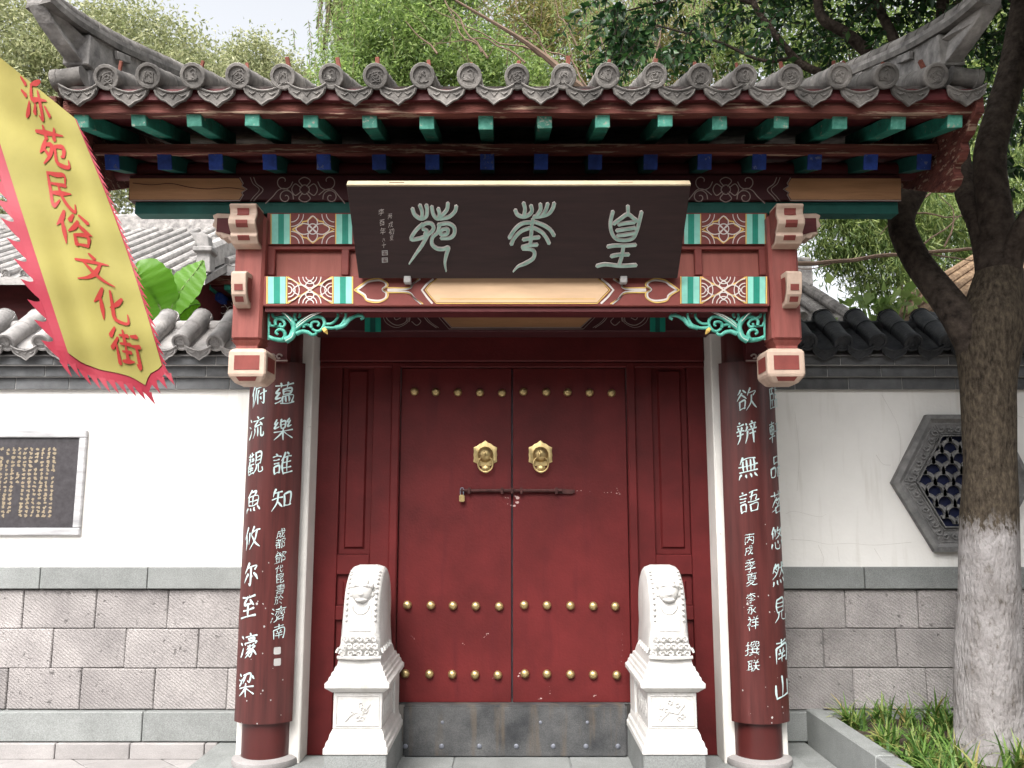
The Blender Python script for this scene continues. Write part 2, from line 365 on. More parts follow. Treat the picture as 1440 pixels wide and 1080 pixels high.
def lime_trunk():
    m = mat('bark_with_limewash', (.044, .035, .027), rough=.95, var=.5, scale=34, stretch=(1.4, 1.4, .6), bump=1.0, bscale=40, col2=(.12, .096, .07), spec=.1)
    t = m.node_tree; N = t.nodes; L = t.links; b = N['Principled BSDF']; src = b.inputs['Base Color'].links[0].from_socket
    tc = N['Texture Coordinate']; sp = N.new('ShaderNodeSeparateXYZ'); L.new(tc.outputs['Object'], sp.inputs[0])
    mp = N.new('ShaderNodeMapping'); mp.inputs['Scale'].default_value = (30, 30, 14); L.new(tc.outputs['Object'], mp.inputs[0])
    nz = N.new('ShaderNodeTexNoise'); nz.inputs['Scale'].default_value = 1.0; nz.inputs['Detail'].default_value = 6; nz.inputs['Roughness'].default_value = .7; L.new(mp.outputs[0], nz.inputs['Vector'])
    a = N.new('ShaderNodeMath'); a.operation = 'MULTIPLY_ADD'; a.inputs[1].default_value = .55; L.new(nz.outputs['Fac'], a.inputs[0]); L.new(sp.outputs['Z'], a.inputs[2])
    r = N.new('ShaderNodeMapRange'); r.inputs['From Min'].default_value = LIME_Z + .275 + .05; r.inputs['From Max'].default_value = LIME_Z + .275 - .03; L.new(a.outputs[0], r.inputs['Value'])
    fl = N.new('ShaderNodeValToRGB'); fl.color_ramp.elements[0].position = .26; fl.color_ramp.elements[1].position = .46; L.new(nz.outputs['Fac'], fl.inputs['Fac'])
    ml = N.new('ShaderNodeMath'); ml.operation = 'MULTIPLY'; L.new(r.outputs[0], ml.inputs[0]); L.new(fl.outputs['Color'], ml.inputs[1])
    n2 = N.new('ShaderNodeTexNoise'); n2.inputs['Scale'].default_value = 7; n2.inputs['Detail'].default_value = 5; L.new(tc.outputs['Object'], n2.inputs['Vector'])
    cr = N.new('ShaderNodeValToRGB'); cr.color_ramp.elements[0].color = (.20, .185, .18, 1); cr.color_ramp.elements[1].color = (.35, .333, .33, 1); cr.color_ramp.elements[0].position = .3; cr.color_ramp.elements[1].position = .7; L.new(n2.outputs['Fac'], cr.inputs['Fac'])
    mx = N.new('ShaderNodeMix'); mx.data_type = 'RGBA'; L.new(ml.outputs[0], mx.inputs['Factor']); L.new(src, mx.inputs['A']); L.new(cr.outputs['Color'], mx.inputs['B']); L.new(mx.outputs['Result'], b.inputs['Base Color'])
    return m
LIME_Z = zat(742, 5.0)
M['lime_trunk'] = lime_trunk()
M['twig'] = mat('dry_twig', (.16, .11, .08), rough=.9, var=.3)
M['stem_green'] = mat('green_stem', (.14, .22, .06), rough=.6, var=.3)
M['soil'] = mat('planter_soil', (.06, .045, .032), rough=.95, var=.4, scale=12, bump=.6, bscale=30)
M['ground'] = mat('ground_earth', (.16, .145, .125), rough=.95, var=.25, scale=2)
M['roof_brown'] = mat('needle_littered_roof', (.17, .10, .06), rough=.95, var=.4, scale=9, bump=.6, bscale=40, col2=(.30, .21, .13))
M['black_iron'] = mat('flagpole_metal', (.10, .10, .105), rough=.5, var=.2, metal=.4)
M['leaf_dark'] = leaf_mat('glossy_dark_leaf', [(0, (.008, .028, .010)), (.6, (.020, .060, .016)), (1, (.06, .13, .035))], rough=.4, transl=.25, spec=.4)
M['leaf_flare'] = leaf_mat('flare_paled_leaf', [(0, (.16, .185, .09)), (.55, (.28, .30, .16)), (1, (.44, .44, .27))], rough=.6, transl=.4)  # bleaching flare over the left trees put into the leaf colour
M['leaf_willow'] = leaf_mat('willow_leaf', [(0, (.10, .16, .05)), (.5, (.19, .27, .085)), (1, (.32, .40, .15))], rough=.55, transl=.45)
M['leaf_bamboo'] = leaf_mat('bamboo_leaf', [(0, (.05, .09, .025)), (.5, (.13, .19, .055)), (1, (.28, .33, .12))], rough=.5, transl=.4)
M['leaf_yellow'] = leaf_mat('yellowing_leaf', [(0, (.10, .14, .04)), (.5, (.20, .20, .07)), (1, (.34, .27, .12))], rough=.6, transl=.4)
M['leaf_banana'] = leaf_mat('banana_leaf', [(0, (.10, .25, .03)), (1, (.16, .35, .05))], rough=.35, transl=.5)
M['grass'] = leaf_mat('tuft_blade', [(0, (.05, .12, .025)), (.55, (.12, .22, .045)), (.85, (.24, .30, .09)), (1, (.36, .28, .11))], rough=.5, transl=.3)
# ------------------------------------------------------------------ ground and paving
g = MB(); g.add([(-250, -120, -.125), (250, -120, -.125), (250, 400, -.125), (-250, 400, -.125)], [(0, 1, 2, 3)])
ground = tag(g.build('ground', M['ground']), kind='structure')
b = MB(); b.box(-60, 60, 5.99, 90, -.121, -.003)
courtyard = tag(b.build('courtyard_ground', M['ground']), kind='structure')
b = MB(); b.box(-9, 6.4, -3, 5.985, -.122, -.106)
pavement = tag(b.build('pavement', M['paving_gap']), kind='structure')
b = MB(); b.box(-1.975, 1.98, 4.66, 5.986, -.104, -.004)
platform = tag(b.build('gate_platform', M['granite'], bevel=.004), kind='structure')

def piece(name, m, parent, x0, x1, y0, y1, z0, z1, bev=.006, jig=0.0):
    mb = MB(); cx, cy, cz = (x0 + x1) / 2, (y0 + y1) / 2, (z0 + z1) / 2
    mb.box(x0 - cx, x1 - cx, y0 - cy, y1 - cy, z0 - cz, z1 - cz)
    if jig:
        for v in mb.v: v.x += RNG.uniform(-jig, jig); v.z += RNG.uniform(-jig, jig); 
    return inst(name, mb.mesh(name, m, bevel=bev), parent, Matrix.Translation((cx, cy, cz)))

x = -6.06
while x < -2.0:                                   # low riser course along the wall foot
    piece('riser_stone', M['paving'], pavement, x + .003, min(x + .497, -1.98), 5.915, 5.984, -.104, -.002, .005); x += .5
# gate apron of dark granite slabs between the piers
for i, xa in enumerate(np.arange(-1.8, 1.75, .72)):
    piece('floor_slab', M['granite'], platform, xa + .003, min(xa + .717, 1.93), 5.28, 5.60, -.04, .006, .004)
    piece('floor_slab', M['granite'], platform, xa + .003, min(xa + .717, 1.93), 4.68, 5.275, -.04, .004, .004)
# square pavers laid on the diagonal
c45 = math.cos(math.radians(45))
s = .42; pv = MB(); pv.box(-s / 2 + .003, s / 2 - .003, -s / 2 + .003, s / 2 - .003, -.03, 0); pvm = pv.mesh('paver', M['paving'], bevel=.004)
for i in range(-22, 23):
    for j in range(-22, 23):
        cx, cy = (i - j) * s * c45 - 3.4, (i + j) * s * c45 + 4.9
        inside = (-6.2 < cx < -1.7 and 2.6 < cy < 6.25) or (-2.0 < cx < 1.68 and 2.6 < cy < 4.8)
        if inside:
            inst('paver', pvm, pavement, Matrix.Translation((cx, cy, RNG.uniform(-.1035, -.1005))) @ Matrix.Rotation(math.radians(45), 4, 'Z'))

# ------------------------------------------------------------------ clay tiles used by several roofs
def round_tile_mesh(name, L, r, m, seg=.21, n=16, relief=True, seed=0):
    mb = MB(); k = r / .064
    prof = [(.0005, -.010), (.046 * k, -.010), (.049 * k, 0), (.062 * k, 0), (.0655 * k, -.004), (.0655 * k, -.034), (.061 * k, -.037)]
    h = -.04
    while h > -L:
        prof += [(.0605 * k, h), (.0585 * k, max(h - seg + .012, -L)), (.0625 * k, max(h - seg + .008, -L - .002))]; h -= seg
    mb.lathe(prof, n=n, axis='y', capends=True)
    if relief:
        rr = random.Random(seed)
        for q in range(4):
            a0 = rr.uniform(0, 6.28) ; pts = []
            for i in range(9):
                a = a0 + i * .55; rad = (.010 + .030 * (i / 8)) * k * (.8 + .2 * math.sin(i * 1.7 + q)) 
                pts.append((rad * math.cos(a) * (1 if q % 2 else -1), .008, rad * math.sin(a)))
            mb.tube(pts, [.0035 * k] * 9, n=5)
    return mb.mesh(name, m, smooth=35)

def drip_tile_mesh(name, w, L, m, seed=0):
    """pan tile with its hanging pointed lip"""
    mb = MB(); h = w / 2; N = 8
    top = [(-h + w * i / N, .022 * (abs(-1 + 2 * i / N) ** 2) * 1.6 - .012) for i in range(N + 1)]
    low = [(h * .98, -.004), (h * .9, -.030), (h * .62, -.056), (h * .34, -.066), (0, -.092), (-h * .34, -.066), (-h * .62, -.056), (-h * .9, -.030), (-h * .98, -.004)]
    pr = top + low
    mb.loft([[Vector((u, -.004 + .10 * v, v)) for u, v in pr], [Vector((u, .014 + .10 * v, v)) for u, v in pr]])
    rim = [Vector((u * .93, -.008 + .10 * v, v * .93 - .001)) for u, v in low]
    mb.tube(rim, .005, n=5)
    mb.tube([Vector((u, -.006 + .1 * v, v - .003)) for u, v in top], .006, n=5)
    for q in range(3):
        x0 = (-.045 + .045 * q) * w / .18
        mb.tube([(x0 - .018, -.006, -.024), (x0, -.010, -.034 - .012 * (q == 1)), (x0 + .018, -.007, -.022)], .004, n=5)
    ring0 = [Vector((u, .0, v)) for u, v in top]; ring1 = [Vector((u, L, v)) for u, v in top]
    n0 = len(mb.v); mb.v += ring0 + ring1
    for i in range(N): mb.f.append((n0 + i, n0 + i + 1, n0 + N + 1 + i + 1, n0 + N + 1 + i))
    return mb.mesh(name, m, smooth=35)

# ------------------------------------------------------------------ garden walls
YW = 6.0
DISC = [zat(482, 5.80), zat(448, 6.18)]
CSL = math.atan2(DISC[1] - DISC[0], .38)

def garden_wall(side, label, tilemat, tilename):
    w = thing('garden_wall', label, 'wall', (side * 3.6, YW + .17, 0))
    xi, xo = side * 1.70, side * 6.6
    X0, X1 = min(xi, xo), max(xi, xo)
    zb = [zat(797, 5.955), zat(828.5, 5.955), zat(884, 5.985), zat(939.5, 5.985), zat(998, 5.985)]
    ztop = zat(547, YW)
    b = MB(); b.box(X0, X1, YW, YW + .34, zb[0] - .01, ztop + .02); b.build('plaster', M['plaster'], w)
    b = MB(); b.box(X0, X1, 6.0, YW + .335, 0, zb[0] - .012); b.build('mortar_core', M['mortar_dk'], w)
    def course(name, m, z0, z1, yf, px0, step, py, bev=.006, jig=.0, gap=.003, depth=.10):
        xs = at(px0, py, yf).x; pit = step
        k = math.ceil((X0 - xs) / pit) - 1; a = xs + k * pit
        while a < X1:
            l, r = max(a, X0), min(a + pit, X1)
            if r - l > .05: piece(name, m, w, l + gap, r - gap, yf + RNG.uniform(-.004, .003) * (jig > 0), yf + depth, z0 + gap, z1 - gap, bev, jig)
            a += pit
    J = [(131, 74, 118), (1192, 1158, 1197)][side > 0]
    course('granite_band', M['granite'], zb[1], zb[0], 5.950, [207, 1216][side > 0], .745, 812, .004)
    for i in range(3):
        course('stone_block', M['block'], zb[i + 2], zb[i + 1] - (.004 if i == 0 else 0), 5.982, J[i], .502, 900, .006, .003, .0022)
    course('granite_base', M['granite'], 0.002, zb[4] - .002, 5.935, [200, 1300][side > 0], 1.02, 1015, .005)
    # corbelled brick courses under the coping
    yy = [(zat(548, 5.965), zat(530.5, 5.965), 5.965, .05), (zat(530, 5.93), zat(514, 5.93), 5.93, .21), (zat(513.5, 5.885), zat(500, 5.885), 5.885, .13)]
    for z0, z1, yf, sh in yy:
        b = MB(); b.box(X0, X1, yf + .006, YW + .40, z0 + .001, z1 - .001); b.build('mortar_bed', M['mortar'], w)
        a = X0 - sh
        while a < X1:
            l, r = max(a, X0), min(a + .385, X1)
            if r - l > .03: piece('coping_brick', M['brick_dk'], w, l + .0025, r - .0025, yf, yf + .09, z0 + .0035, z1 - .0025, .003)
            a += .385
    b = MB(); zc = yy[2][1]
    b.prism([(5.86, zc - .005), (6.17, zc + .235), (6.48, zc - .005)], X0, X1, 'x'); b.build('coping_bed', M['mortar_dk'], w)
    rt = round_tile_mesh('round_tile', .47, .064, tilemat, seed=3)
    for v in rt.vertices:
        if v.co.y > .02: f_ = 1 + .26 * v.co.y / .47; v.co.x *= f_; v.co.z *= f_; dt = drip_tile_mesh('drip_tile', .185, .40, tilemat)
    rot = Matrix.Rotation(CSL, 4, 'X')
    x = side * 1.84 if side > 0 else -1.84
    for k in range(20):
        xx = side * (1.841 + .246 * k)
        if abs(xx) > 6.55: break
        j = RNG.uniform(-.006, .006)
        inst(tilename, rt, w, Matrix.Translation((xx, 5.795 + j, DISC[0] + j)) @ rot @ Matrix.Rotation(RNG.uniform(-.02, .02), 4, 'Z'))
        inst('drip_tile', dt, w, Matrix.Translation((xx + side * .123, 5.815 + j, DISC[0] - .035)) @ rot)
        inst(tilename, rt, w, Matrix.Translation((xx, 6.54, DISC[0])) @ Matrix.Rotation(math.pi, 4, 'Z') @ rot)
    rb = MB(); rb.tube([(X0, 6.17, DISC[1] - .075), (X1, 6.17, DISC[1] - .075)], .055, n=12); rb.build('ridge_tile', tilemat, w, smooth=True)
    return w

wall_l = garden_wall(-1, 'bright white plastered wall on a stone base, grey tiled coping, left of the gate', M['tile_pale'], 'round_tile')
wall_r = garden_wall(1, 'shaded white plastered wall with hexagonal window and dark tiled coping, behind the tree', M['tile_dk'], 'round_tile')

ck = MB(); mpk = lambda u, v, off: at(u, v, YW - off)     # hairline cracks in the right plaster
for pts in ([(1112, 758), (1140, 760), (1165, 765), (1195, 763), (1230, 766), (1282, 762)], [(1150, 766), (1158, 785), (1156, 796)], [(1178, 768), (1180, 790)], [(1105, 722), (1118, 718), (1150, 726), (1162, 722)], [(1240, 556), (1262, 600), (1266, 640), (1258, 668)], [(1232, 640), (1242, 652), (1252, 655)], [(1118, 580), (1124, 640), (1121, 690)], [(1230, 772), (1240, 790)], [(1410, 560), (1425, 580), (1440, 588)]):
    ck.stroke([(u + RNG.uniform(-1, 1), v + RNG.uniform(-1.2, 1.2), RNG.uniform(.15, .45)) for u, v in pts], .6, mpk, .0015, n=4)
ck.build('crack', mat('plaster_crack', (.50, .48, .44), rough=.95), wall_r)['kind'] = 'stuff'
# hexagonal carved window in the right wall
def hexpx(l): return [(at(px, py, YW).x, at(px, py, YW).z) for px, py in l]
OUT = [(1299, 584), (1398, 584), (1447, 678), (1395, 776), (1311, 776), (1251, 679)]
MID1 = [(1303, 590), (1394, 590), (1441, 678), (1391, 769), (1314, 769), (1259, 679)]
MID2 = [(1308, 595), (1389, 595), (1434, 678), (1387, 765), (1317, 765), (1265, 679)]
INN = [(1321, 614), (1378, 614), (1412, 679), (1376, 740), (1325, 740), (1287, 679)]
win = MB(); ho, hi = hexpx(OUT), hexpx(INN)
h1, h2 = hexpx(MID1), hexpx(MID2)
def ring(mb, A, ya, B, yb):
    n = len(A); vs = [(x, ya, z) for x, z in A] + [(x, yb, z) for x, z in B]
    mb.add(vs, [(i, (i + 1) % n, n + (i + 1) % n, n + i) for i in range(n)])
hin = [(hi[i][0] * .93 + h2[i][0] * .07, hi[i][1] * .93 + h2[i][1] * .07) for i in range(6)]
ring(win, ho, YW + .01, ho, YW - .05); ring(win, ho, YW - .05, h1, YW - .058); ring(win, h1, YW - .058, h2, YW - .030); ring(win, h2, YW - .030, hin, YW - .024)
ring(win, hin, YW - .024, hin, YW - .050); ring(win, hin, YW - .050, hi, YW - .050); ring(win, hi, YW - .050, hi, YW + .01)
window = win.build('window', M['lattice'], wall_r, bevel=0)
window['label'] = 'hexagonal carved brick window with fish-scale lattice'
bk = MB(); bk.add([(x, YW - .004, z) for x, z in hi], [tuple(range(6))]); bk.build('shade_sheet', M['deep_blue'], window)  # dark sheet painted for the shade behind the lattice openings
rel = MB(); rl = random.Random(5)                    # carved scrollwork in the frame's sunk field
for i in range(6):
    A, B = [Vector((p[0], p[1])) for p in (h2[i], h2[(i + 1) % 6])]; C, D = [Vector((p[0], p[1])) for p in (hin[i], hin[(i + 1) % 6])]
    A2, B2 = A * .86 + C * .14, B * .86 + D * .14; C2, D2 = A * .14 + C * .86, B * .14 + D * .86
    loop = [A2.lerp(B2, .03), A2.lerp(B2, .97), C2.lerp(D2, .97), C2.lerp(D2, .03)]
    rel.tube([(p.x, YW - .032, p.y) for p in loop + [loop[0]]], .005, n=5)
    L = (A - B).length
    nq = max(3, int(L / .062))
    for q in range(nq):
        t = (q + .5) / nq; c = A.lerp(B, t).lerp(C.lerp(D, t), .5); sgn = 1 if q % 2 else -1
        pts = []
        for k in range(9):
            a = k * .75 + rl.uniform(0, .5); r = .005 + .0027 * k
            pts.append((c.x + sgn * r * math.cos(a) * 1.05, YW - .036 - rl.uniform(0, .003), c.y + r * math.sin(a)))
        rel.tube(pts, .0062, n=5)
rel.build('relief', M['lattice'], window, smooth=True)
lat = MB()                                            # fish-scale lattice: rows of half rings, each a strip
cx0, cz0 = at(1350, 678, YW).x, at(1350, 678, YW).z
R = .066; rowh = .076
def inhex(x, z): 
    s = 0
    for i in range(6):
        (xa, za), (xb, zb2) = hi[i], hi[(i + 1) % 6]
        if (xb - xa) * (z - za) - (zb2 - za) * (x - xa) > 0: return False
    return True
for r in range(-6, 7):
    for q in range(-5, 6):
        x0 = cx0 + (q + .5 * (r % 2)) * 2 * R * .98; z0 = cz0 + r * rowh
        pts = [(x0 + R * math.cos(a), z0 + R * math.sin(a)) for a in np.linspace(-.35, math.pi + .35, 15)]
        run = []
        for p in pts + [None]:
            if p is not None and inhex(*p): run.append(p)
            else:
                if len(run) > 1:
                    for w0, w1, y0, y1 in ((R - .013, R + .011, YW - .036, YW - .006),):
                        A = []; 
                        for px_, pz_ in run:
                            d = Vector((px_ - x0, pz_ - z0)).normalized()
                            A.append([Vector((x0 + d.x * w0, y0, z0 + d.y * w0)), Vector((x0 + d.x * w1, y0, z0 + d.y * w1)), Vector((x0 + d.x * w1, y1, z0 + d.y * w1)), Vector((x0 + d.x * w0, y1, z0 + d.y * w0))])
                        lat.loft(A)
                run = []
lat.build('lattice', M['lattice'], window)

# engraved slate tablet set on the left wall
tb = thing('stone_tablet', 'dark slate tablet with gilt columns of writing in a grey frame on the white wall', 'tablet', at(20, 752, YW))
tx1, tz1 = at(122, 605, YW - .03).x, at(122, 605, YW - .03).z; tz0 = at(115, 753, YW - .03).z; tx0 = tx1 - 1.28
fw = .052
fr = MB()
fr.box(tx0, tx1, YW - .030, YW + .01, tz1 - fw, tz1); fr.box(tx0, tx1, YW - .030, YW + .01, tz0, tz0 + fw)
fr.box(tx0, tx0 + fw, YW - .029, YW + .01, tz0 + fw + .001, tz1 - fw - .001); fr.box(tx1 - fw, tx1, YW - .029, YW + .01, tz0 + fw + .001, tz1 - fw - .001)
fr.build('frame', M['tablet_frame'], tb, bevel=.006)
sl = MB(); sl.box(tx0 + fw + .002, tx1 - fw - .002, YW - .012, YW + .008, tz0 + fw + .002, tz1 - fw - .002); sl.build('slab', M['tablet'], tb)
ink = MB(); rt_ = random.Random(12)
mpw = lambda u, v, off: Vector((u, YW - .012 - off, v))
for c in range(17):                                     # lines too small to read: tiny brush marks in columns
    cxk = at(78, 640, YW).x - c * .0415
    if cxk < tx0 + .1: break
    nrow = 17 if c not in (6,) else 9
    for r in range(nrow):
        if rt_.random() < .04: continue
        z = tz1 - .135 - r * .0292
        if z < tz0 + .1: break
        for q in range(rt_.randint(3, 5)):
            a = rt_.choice([0, 0, 1.57, .8, -.8]) + rt_.uniform(-.2, .2); l = rt_.uniform(.005, .010)
            ox, oz = rt_.uniform(-.007, .007), rt_.uniform(-.007, .007)
            ink.stroke([(cxk + ox - l * math.cos(a), z + oz - l * math.sin(a)), (cxk + ox + l * math.cos(a), z + oz + l * math.sin(a))], .0028, mpw, .002, n=2, step=0.0000008)
ink.build('engraving', M['tablet_ink'], tb)
# ------------------------------------------------------------------ the gate
gate = thing('gatehouse', 'painted wooden gate with hanging posts, double red doors and a grey tiled roof', 'gate', (0, 5.5, 0))
XC = 1.585; YC = 5.47; YD = 5.64; YP = 4.79; YB = 4.74

for sgn in (-1, 1):                                       # whitewashed masonry piers behind the columns
    b = MB(); x0, x1 = sorted((sgn * 1.702, sgn * 1.308)); b.box(x0, x1, 5.44, 6.42, 0, 2.93); b.build('pier', M['plaster_pier'], gate, bevel=.008)
for sgn, pxc in ((-1, 374), (1, 1066)):                  # columns
    cx = at(pxc, 1060, YC).x
    b = MB(); b.lathe([(.150, .02), (.150, 1.6), (.143, 3.45)], (cx, YC, 0), n=32); col = b.build('column', M['column_red'], gate, smooth=50)
    b = MB(); b.lathe([(.195, 0), (.205, .02), (.20, .045), (.17, .06), (.151, .06)], (cx, YC, 0), n=32); b.build('base_stone', M['paving'], col, smooth=40)

# side boards, jambs and lintel round the doors
dxl, dxr = at(564, 515, YD).x, at(880, 515, YD).x
ztopd = zat(514, YD); zbot = zat(986, YD)
for sgn in (-1, 1):
    xi = dxl if sgn < 0 else dxr; xo = sgn * 1.312
    a, c = min(xi, xo), max(xi, xo)
    b = MB(); b.box(a, c, YD + .035, YD + .075, 0.0, 3.3); b.build('side_board', M['frame_red'], gate)
    j = MB(); j0, j1 = (c - .058, c) if sgn < 0 else (a, a + .058)
    j.box(j0, j1, YD - .025, YD + .07, zat(1063, YD - .02) * 0, ztopd + .02); j.build('jamb', M['frame_red'], gate, bevel=.008)
    pl, pr_ = (478, 523) if sgn < 0 else (919, 969)
    xs0, xs1 = at(pl, 640, YD).x, at(pr_, 640, YD).x
    lo, hi_ = (a, j0) if sgn < 0 else (j1, c)
    zr = [(zat(512, YD), zat(780, YD)), (zat(808, YD), zat(852, YD)), (zat(872, YD), zat(985, YD))]
    fr = MB()                                             # stiles and rails
    fr.box(lo, xs0, YD, YD + .036, 0, 2.78); fr.box(xs1, hi_, YD, YD + .036, 0, 2.78)
    edges = [2.78] + [z for p in zr for z in p] + [0]
    for k in range(0, len(edges), 2): fr.box(xs0 + .001, xs1 - .001, YD + .001, YD + .036, edges[k + 1], edges[k])
    fr.build('panel_frame', M['frame_red'], gate, bevel=.004)
    for zt, zb_ in zr:
        p = MB(); p.rects([(0, 0, 0, 0, 0)]) if False else None
        x0, x1, z0, z1 = xs0 + .004, xs1 - .004, zb_ + .004, zt - .004
        q = .035
        p.loft([[Vector((x0, YD + .034, z0)), Vector((x1, YD + .034, z0)), Vector((x1, YD + .034, z1)), Vector((x0, YD + .034, z1))],
                [Vector((x0, YD + .026, z0)), Vector((x1, YD + .026, z0)), Vector((x1, YD + .026, z1)), Vector((x0, YD + .026, z1))],
                [Vector((x0 + q, YD + .026, z0 + q)), Vector((x1 - q, YD + .026, z0 + q)), Vector((x1 - q, YD + .026, z1 - q)), Vector((x0 + q, YD + .026, z1 - q))],
                [Vector((x0 + q + .012, YD + .010, z0 + q + .012)), Vector((x1 - q - .012, YD + .010, z0 + q + .012)), Vector((x1 - q - .012, YD + .010, z1 - q - .012)), Vector((x0 + q + .012, YD + .010, z1 - q - .012))]])
        p.build('panel', M['frame_red'], gate)
b = MB(); b.box(-1.306, 1.306, YD - .035, YD + .08, ztopd + .022, zat(468, YD)); b.build('lintel', M['frame_red'], gate, bevel=.01)
b = MB(); b.box(-1.306, 1.306, YD - .02, YD + .08, ztopd - .015, ztopd + .02); b.build('door_head', M['frame_red'], gate, bevel=.006)
b = MB(); b.box(-1.44, 1.44, YD - .005, YD + .06, zat(466, YD), 4.0); b.build('transom_board', M['dark_red'], gate)

# door leaves with studs and knockers
sm_ = MB(); sm_.lathe([(.0275, 0), (.0285, .004), (.028, .014), (.022, .024), (.012, .030), (.0005, .0315)], n=14, axis='y'); stud_me = sm_.mesh('stud', M['brass'], smooth=60)
STUDS = [([583, 613, 644, 675, 706], [736, 768, 798, 829, 860], 552), ([573, 606, 637, 669, 702], [737, 769, 802, 834, 865], 851.5), ([570, 604, 636, 668, 700], [738, 769, 802, 834, 867], 948)]
gapx = at(720, 740, YD + .02).x
def arc_tube(mb, c, r, a0, a1, rad, y=0, n=20, sx=1.0):
    mb.tube([(c[0] + r * sx * math.cos(a), y, c[1] + r * math.sin(a)) for a in np.linspace(a0, a1, n)], rad, n=8)
YL = YD + .012                                            # front of the leaves
for sgn in (-1, 1):
    a, c = (dxl + .004, gapx - .005) if sgn < 0 else (gapx + .006, dxr - .004)
    b = MB()
    n0 = len(b.v); b.box(a, c, YL, YL + .055, zbot - .01, ztopd - .018)
    for v in b.v:                                          # the leaves hang a little out of true: the gap widens downwards
        if (sgn < 0 and v.x == c) or (sgn > 0 and v.x == a): v.x += sgn * .006 * (ztopd - v.z) / 2.1
    d = b.build('door', M['door_red'], gate, bevel=.003)
    d['label'] = 'left red door leaf' if sgn < 0 else 'right red door leaf'
    for L_, R_, py in STUDS:
        for i, px in enumerate(L_ if sgn < 0 else R_):
            p = at(px, py + (i - 2) * .5, YL); inst('stud', stud_me, d, Matrix.Translation((p.x, YL - .0005, p.z)))
    kc = at(682.5 if sgn < 0 else 760, 642, YL)
    k = MB()                                               # pierced hexagonal plate with scalloped points
    outl = []
    for i in range(48):
        t = 2 * math.pi * i / 48; hexr = .078 / max(math.cos((t + math.pi / 6) % (math.pi / 3) - math.pi / 6), .3) 
        outl.append((kc.x + hexr * (1 + .02 * math.cos(12 * t)) * math.cos(t) * 1.0, kc.z + .012 + hexr * (1 + .02 * math.cos(12 * t)) * math.sin(t) * 1.05))
    k.loft([[Vector((u, YL - .001, w)) for u, w in outl], [Vector((u, YL - .006, w)) for u, w in outl], [Vector((kc.x + (u - kc.x) * .95, YL - .008, kc.z + (w - kc.z) * .95)) for u, w in outl]])
    kn = k.build('knocker', M['brass'], d, smooth=30)
    k = MB()
    k.lathe([(.052, 0), (.052, .010), (.046, .022), (.034, .040), (.018, .050), (.0005, .053)], (kc.x, YL - .006, kc.z + .014), n=22, axis='y')
    k.box(kc.x - .042, kc.x + .042, YL - .012, YL - .005, kc.z - .062, kc.z - .024)
    k.ball((kc.x - .006, YL - .056, kc.z + .012), .018, sc=(.6, .7, 1.3))
    k.lathe([(.030, 0), (.030, .006), (.018, .016), (.0005, .018)], (kc.x + .004, YL - .001, kc.z - .082), n=16, axis='y')
    arc_tube(k, (kc.x + .002, kc.z - .052), .052, 0, 2 * math.pi, .0055, YL - .034, 26, .95)
    # boss, ring and its stop plate
    o = k.build('knocker_ring', M['brass'], d, smooth=40)
b = MB(); b.box(gapx - .03, gapx + .03, YL + .058, YL + .066, zbot, ztopd); b.build('gap_light_strip', M['steel'], gate)  # grey strip standing in for light seen through the door gap
# sliding bolt
zb_ = zat(690, YL)
b = MB(); b.tube([(at(648, 690, YL).x, YL - .024, zb_), (at(790, 690, YL).x, YL - .024, zb_)], .011, n=10)
for px in (660, 706, 720, 733, 782): 
    q = at(px, 690, YL).x; b.box(q - .008, q + .008, YL - .040, YL + .001, zb_ - .020, zb_ + .020)
xa, xb = at(782, 690, YL).x, at(808, 690, YL).x
b.prism([(xa, zb_ - .018), (xb - .02, zb_ - .022), (xb, zb_ - .012), (xb, zb_ + .006), (xa, zb_ + .016)], YL - .018, YL, 'y')
bolt = b.build('sliding_bolt', M['iron'], gate, smooth=30)
chip = MB(); mpd = lambda u, v, off: at(u, v, YL - off)   # bare primer where the paint has come off beside the bolt
for pts, w in (([(812, 690, 2), (845, 692, 1.2), (872, 694, 3)], 2), ([(725, 697, 4), (728, 703, 8), (722, 712, 3)], 5), ([(711, 699, 2.5), (717, 700, 2.5)], 2.5), ([(712, 709, 3), (719, 710, 3)], 3), ([(868, 687, 2), (872, 695, 2.5)], 2),
               ([(579, 894, 1.5), (583, 898, 2)], 2), ([(650, 905, 2), (655, 907, 1)], 1), ([(681, 896, 2), (686, 891, 2)], 1), ([(733, 945, 5), (728, 952, 3)], 3), ([(700, 952, 2), (690, 954, 1.5)], 2), ([(875, 892, 1.2), (875, 930, 1)], 1), ([(773, 966, 1), (773, 975, 2)], 1.5), ([(835, 979, 3), (838, 977, 2)], 3), ([(757, 983, 1), (762, 982, 3)], 2)):
    Q = catmull([p if len(p) > 2 else (*p, w) for p in pts], 6)          # each patch breaks up into small flakes
    for q in Q:
        if RNG.random() < .62:
            r_ = max(.35, q[2] * RNG.uniform(.22, .42)); cx_, cy_ = q[0] + RNG.uniform(-.8, .8), q[1] + RNG.uniform(-.8, .8); chip.k += 1
            chip.poly([(cx_ + r_ * RNG.uniform(.5, 1.5) * math.cos(a_), cy_ + r_ * RNG.uniform(.4, 1.1) * math.sin(a_)) for a_ in np.linspace(0, 5.4, 7)], mpd, .0012 + chip.k * .000004)
chip.build('bare_patch', mat('bare_primer', (.42, .29, .27), rough=.8), gate)

